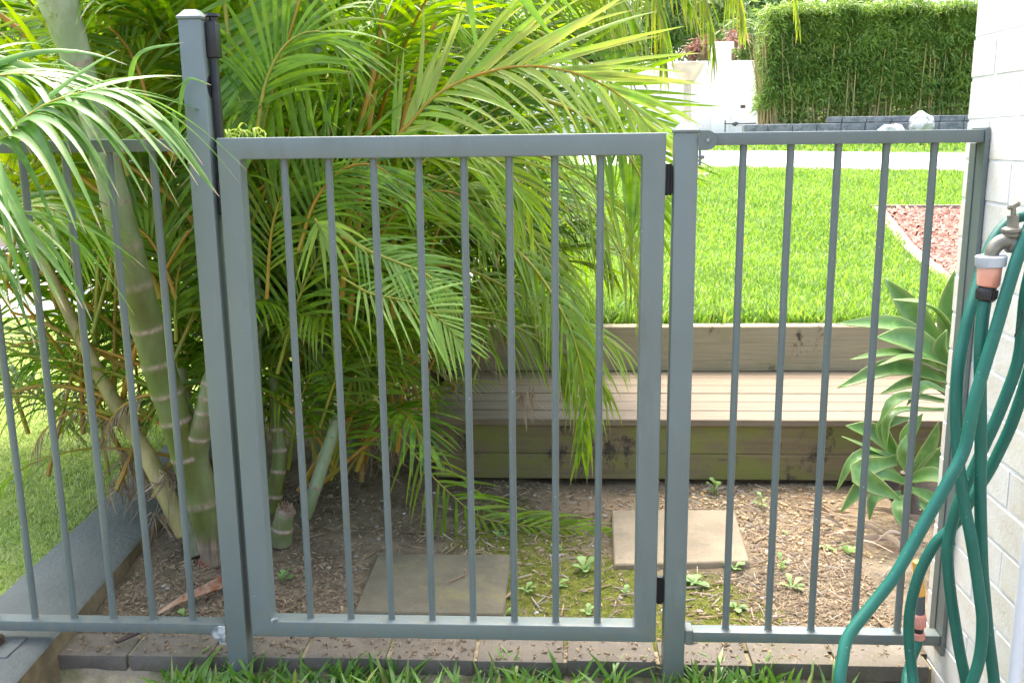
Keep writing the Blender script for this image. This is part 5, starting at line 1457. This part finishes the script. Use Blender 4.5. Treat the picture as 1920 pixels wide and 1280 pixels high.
# bamboo hedge
hg = np.random.default_rng(71)
hedge = empty('bamboo_hedge', (9, 16.4, 1.6), 'tall clipped dense green bamboo hedge above the grey block wall', 'hedge')
hx0 = at(1425, 120, 16.2)[0]; hx1 = pR_[0] + 1.5
hz0 = zl; hz1 = at(1650, 9, 16.2)[2]
n = 76000
x = hg.uniform(hx0, hx1, n); z = hz0 + (hz1 - hz0) * hg.uniform(0, 1, n) ** .8
y = 16.2 + np.abs(hg.normal(0, .25, n)) + .12 * np.array([noise.noise(Vector((a * 2.2, c * 2.2, 0))) for a, c in zip(x, z)])
edge = .18 * np.array([noise.noise(Vector((c * 3, 5, a * .1))) for a, c in zip(x, z)]) + .10 * (z - hz0)
topz = hz1 - .12 * np.exp(-(x - hx0) / .5) + .12 * np.array([noise.noise(Vector((a * 2.5, 9, 0))) for a in x])
den = np.clip((z - hz0) / (.30 * (hz1 - hz0)), .5, 1)
k = (x > hx0 + .12 + edge - .08) & (z < topz) & (hg.random(n) < den)
# top layer
n2 = 9000
x2 = hg.uniform(hx0 + .1, hx1, n2); y2 = hg.uniform(16.0, 17.3, n2); z2 = hz1 + .1 * np.array([noise.noise(Vector((a * 2.5, 9, 0))) for a in x2]) + hg.normal(0, .05, n2)
# left return side
n3 = 6000
z3 = hg.uniform(hz0 + .3, hz1, n3); y3 = hg.uniform(16.1, 17.3, n3); x3 = hx0 + .15 + np.abs(hg.normal(0, .1, n3))
x = np.r_[x[k], x2, x3]; y = np.r_[y[k], y2, y3]; z = np.r_[z[k], z2, z3]
def leafcards(name, x, y, z, L, Wd, mat, g, parent, outdir=(0, -1, 0), drop=.5, br=(.5, .25), kind='stuff', yel=.06):
    n = len(x)
    d = g.normal(0, 1, (n, 3)) * np.array([1, .7, .6]) + np.array([0, 0, -drop]) + np.array(outdir) * .4
    d /= np.linalg.norm(d, axis=1)[:, None]
    q = g.normal(0, .8, (n, 3)) + np.array([0, -.5, 1.0]); S = np.cross(d, q); S /= np.linalg.norm(S, axis=1)[:, None]
    l = L * g.uniform(.6, 1.3, n); w_ = Wd * g.uniform(.7, 1.2, n)
    P = np.stack([x, y, z], 1)
    bend = np.array([0, 0, -1.0]) * (l * .15)[:, None]
    V = np.stack([P, P + d * (l * .4)[:, None] + S * (w_ / 2)[:, None], P + d * l[:, None] + bend, P + d * (l * .4)[:, None] - S * (w_ / 2)[:, None]], 1).reshape(-1, 3)
    F = (np.arange(n) * 4)[:, None] + np.array([[0, 1, 2, 3]])
    cl = np.array([noise.noise(Vector((a * 1.8, b_ * 1.8, c * 1.8))) for a, b_, c in zip(x, y, z)])
    c = np.zeros((n, 4, 3)); c[:, :, 0] = np.clip(g.normal(br[0], br[1], n) + cl * .6, 0, 1)[:, None]; c[:, :, 2] = ((g.random(n) < yel) * .7)[:, None]; c[:, :, 1] = .2
    o = mesh(name, V, F, mat, parent=parent, col=c.reshape(-1, 3))
    o['kind'] = kind
    return o
leafcards('foliage', x, y, z, .15, .026, M['bamboo'], hg, hedge)
cb = B()
for k in range(230):
    xx = hg.uniform(hx0 + .08, hx1); yy = 16.2 + hg.uniform(-.02, .35)
    if k < 60: xx = hx0 + .05 + abs(hg.normal(0, .35))
    dx = hg.normal(0, .10)
    cb.tube([(xx, yy, hz0 - .02), (xx + dx * .4, yy, hz0 + .5), (xx + dx - .08 * (k < 60), yy, hz0 + hg.uniform(1.0, 1.7))], [.016, .013, .008], 5, cap=False)
o = cb.make('canes', M['cane'], hedge); o['kind'] = 'stuff'

# boulders
def boulder(px, py, Y, rx, rz, label, seed):
    p = at(px, py, Y); bm = bmesh.new()
    bmesh.ops.create_icosphere(bm, subdivisions=3, radius=1)
    for v in bm.verts:
        q = v.co.copy(); f = 1 + .28 * noise.noise(q * 1.4 + Vector((seed, 0, 0))) + .10 * noise.noise(q * 4 + Vector((seed, 3, 0)))
        v.co = Vector((q.x * rx, q.y * rx * .8, q.z * rz)) * f + Vector(p)
    me = bpy.data.meshes.new('boulder'); bm.to_mesh(me); bm.free(); me.materials.append(M['rock'])
    props(link('boulder', me), label, 'boulder')
boulder(1727, 232, 15.0, .21, .19, 'taller white boulder in front of the block wall', 1)
boulder(1672, 243, 14.9, .22, .09, 'flat white boulder left of the taller one before the block wall', 5)

# garden tap stub in the far drive
p = at(1372, 232, 16.5)
tpg = B().tube([p + np.array([-.12, 0, -.25]), p + np.array([-.12, 0, .06])], .012, 6).tube([p + np.array([-.14, 0, 0]), p + np.array([.45, 0, .0])], .014, 6).tube([p + np.array([.0, 0, 0]), p + np.array([.06, 0, 0]), p + np.array([.12, 0, 0])], [.02, .05, .02], 8)
props(tpg.make('water_meter', M['dkgrey']), 'thin dark water pipe and valve beside the grey block wall', 'water meter')

# white boundary wall with pillar
YW = 24.5
def wz(px, py, Y=YW): return at(px, py, Y)
bwall = empty('boundary_wall', tuple(wz(1350, 215)), 'white rendered boundary wall with a capped pillar left of the bamboo hedge', 'boundary wall')
a_, b_ = wz(700, 215), wz(1440, 215)
ztop = wz(1350, 114)[2]; zbot = wz(1350, 222)[2]
B().box(-4, wz(1480, 200)[0], YW + .05, YW + .25, zbot - .6, ztop, bev=.01).make('wall_panel', M['white_render'], bwall)
px0, px1 = wz(1337, 100)[0], wz(1371, 100)[0]
B().box(px0, px1, YW - .04, YW + .4, zbot - .6, wz(1350, 92)[2], bev=.01).make('pillar', M['white_render'], bwall)
B().box(px0 - .05, px1 + .05, YW - .09, YW + .45, wz(1350, 92)[2], wz(1350, 79)[2], bev=.02).make('pillar_cap', M['white_render'], bwall)
v0, v1 = wz(1389, 203), wz(1398, 197)
B().box(v0[0], v1[0], YW + .03, YW + .06, v0[2], v1[2]).make('vent', M['rust'], bwall)
# stone bird bath
bb = wz(1297, 200, 13.5)
zbase = terrain_z(bb[0], 13.5)
Cc = at(1290, 120, 13.5)
bird = empty('bird_bath', (Cc[0], 13.5, zbase), 'pale stone bowl on a pedestal standing before the white boundary wall', 'bird bath')
zt = at(1290, 118, 13.5)[2]
P_, R_ = [], []
B().tube([(Cc[0], 13.5, zt - .34), (Cc[0], 13.5, zt - .27), (Cc[0], 13.5, zt - .12), (Cc[0], 13.5, zt - .01), (Cc[0], 13.5, zt)], [.05, .12, .22, .27, .25], 24).make('bowl', M['stone'], bird, smooth=True)
B().tube([(Cc[0], 13.5, zbase - .05), (Cc[0], 13.5, zbase + .06), (Cc[0], 13.5, zbase + .10), (Cc[0], 13.5, (zbase + zt) / 2), (Cc[0], 13.5, zt - .34)], [.20, .19, .09, .065, .06], 20).make('pedestal', M['stone'], bird, smooth=True)

# red-leaved shrub behind the wall
rs = np.random.default_rng(81)
def shrub(name, label, cat, c, r, n, L, Wd, mat, seed, trunk=None, group=None, br=(.5, .25), lobes=9):
    g = np.random.default_rng(seed)
    e = empty(name, (c[0], c[1], trunk if trunk is not None else c[2] - r[2]), label, cat, group)
    cs = g.normal(0, .42, (lobes, 3)) * np.array(r) + np.array(c)
    rr = g.uniform(.35, .6, lobes)
    idx = g.integers(0, lobes, n)
    v = g.normal(0, 1, (n, 3)); v /= np.linalg.norm(v, axis=1)[:, None]
    P = cs[idx] + v * (g.uniform(.55, 1, n) ** .5 * rr[idx])[:, None] * np.array(r)
    leafcards('crown', P[:, 0], P[:, 1], P[:, 2], L, Wd, mat, g, e, br=br)
    if trunk is not None:
        b = B(); base = np.array([c[0], c[1], trunk]); top = np.array(c)
        b.tube(spline([base, base * .5 + top * .5 + g.normal(0, .1, 3), top], 4), np.linspace(.10, .04, 9) * max(r) / 1.2, 8)
        for k in range(lobes): b.tube(spline([base * .45 + top * .55, (top + cs[k]) / 2 + g.normal(0, .1, 3), cs[k]], 3), np.linspace(.04, .01, 7) * max(r) / 1.2, 5)
        b.make('trunk', M['bark'], e, smooth=True)
q = at(1350, 70, 26); shrub('red_shrub', 'red-leaved shrub showing over the white wall behind the pillar', 'shrub', (q[0], 26, q[2] - .2), (.55, .4, .38), 600, .24, .05, M['redleaf'], 82, trunk=.9)
q = at(1305, 95, 26); shrub('red_shrub', 'small dark red shrub left of the white pillar', 'shrub', (q[0], 26, q[2]), (.3, .3, .35), 220, .22, .05, M['redleaf'], 83, trunk=.9)
q = at(1395, 85, 27); shrub('green_shrub', 'green shrub behind the white wall next to the bamboo hedge', 'shrub', (q[0], 27, q[2]), (.8, .6, .8), 3000, .18, .06, M['tree'], 84, trunk=.9)
trees = [(1240, 10, 34, (2.4, 2, 2.2), 'pale green tree above the white wall, left of the hanging fronds'), (1330, -10, 40, (2.6, 2.2, 2.4), 'light leafy tree high behind the white pillar'), (1420, -5, 36, (2.0, 1.8, 1.8), 'tree whose crown rises just left of the bamboo hedge top'),
         (1600, -60, 42, (4, 3, 2), 'tree crown behind the top of the bamboo hedge'), (1110, 60, 34, (3, 2.5, 3), 'tree behind the palm clump, seen through fronds'), (900, 60, 30, (3, 2.5, 3.4), 'dense tree far behind the middle of the palm clump'), (640, 60, 26, (3.2, 2.5, 3.6), 'tree far behind the palm stems left of centre'),
         (350, 80, 22, (3, 2.5, 3.2), 'tree behind the tall latch post'), (60, 80, 20, (3.2, 2.5, 3.2), 'tree at the far left behind the palm trunk')]
for k, (px, py, Y, r, lb) in enumerate(trees):
    q = at(px, py, Y); shrub('garden_tree', lb, 'tree', (q[0], Y, q[2]), r, 7000, .30, .11, M['tree'], 90 + k, trunk=.5, group='trees beyond the garden', br=(.55, .25), lobes=12)

# neighbour's wall far left, hedge plants behind the left palm
nwall = empty('garden_wall', (-6, 9.6, -.05), 'peach rendered garden wall at the far left beyond the turf', 'wall')
B().box(-16, -.4, 9.5, 9.7, -.2, 1.15, bev=.01).make('wall_panel', M['peach'], nwall)
B().box(-16, -.4, 9.45, 9.75, 1.15, 1.22, bev=.01).make('coping', M['white_render'], nwall)
for k, (x_, y_, z_, r, lb) in enumerate([(-1.6, 5.6, .8, (.9, .6, .85), 'leafy shrub behind the left palm trunk, right one'), (-3.1, 6.2, 1.1, (1.1, .7, 1.1), 'leafy shrub at the far left behind the palm'), (-.4, 4.6, .7, (.7, .6, .8), 'leafy shrub hidden behind the gate palm clump'),
                                         (-.9, 7.5, 1.3, (1.2, .8, 1.3), 'tall leafy shrub deep behind the palm clump')]):
    shrub('green_shrub', lb, 'shrub', (x_, y_, z_), r, 5200, .10, .035, M['tree'], 120 + k, trunk=-.05, group='shrubs behind the palms', br=(.35, .25), lobes=14)
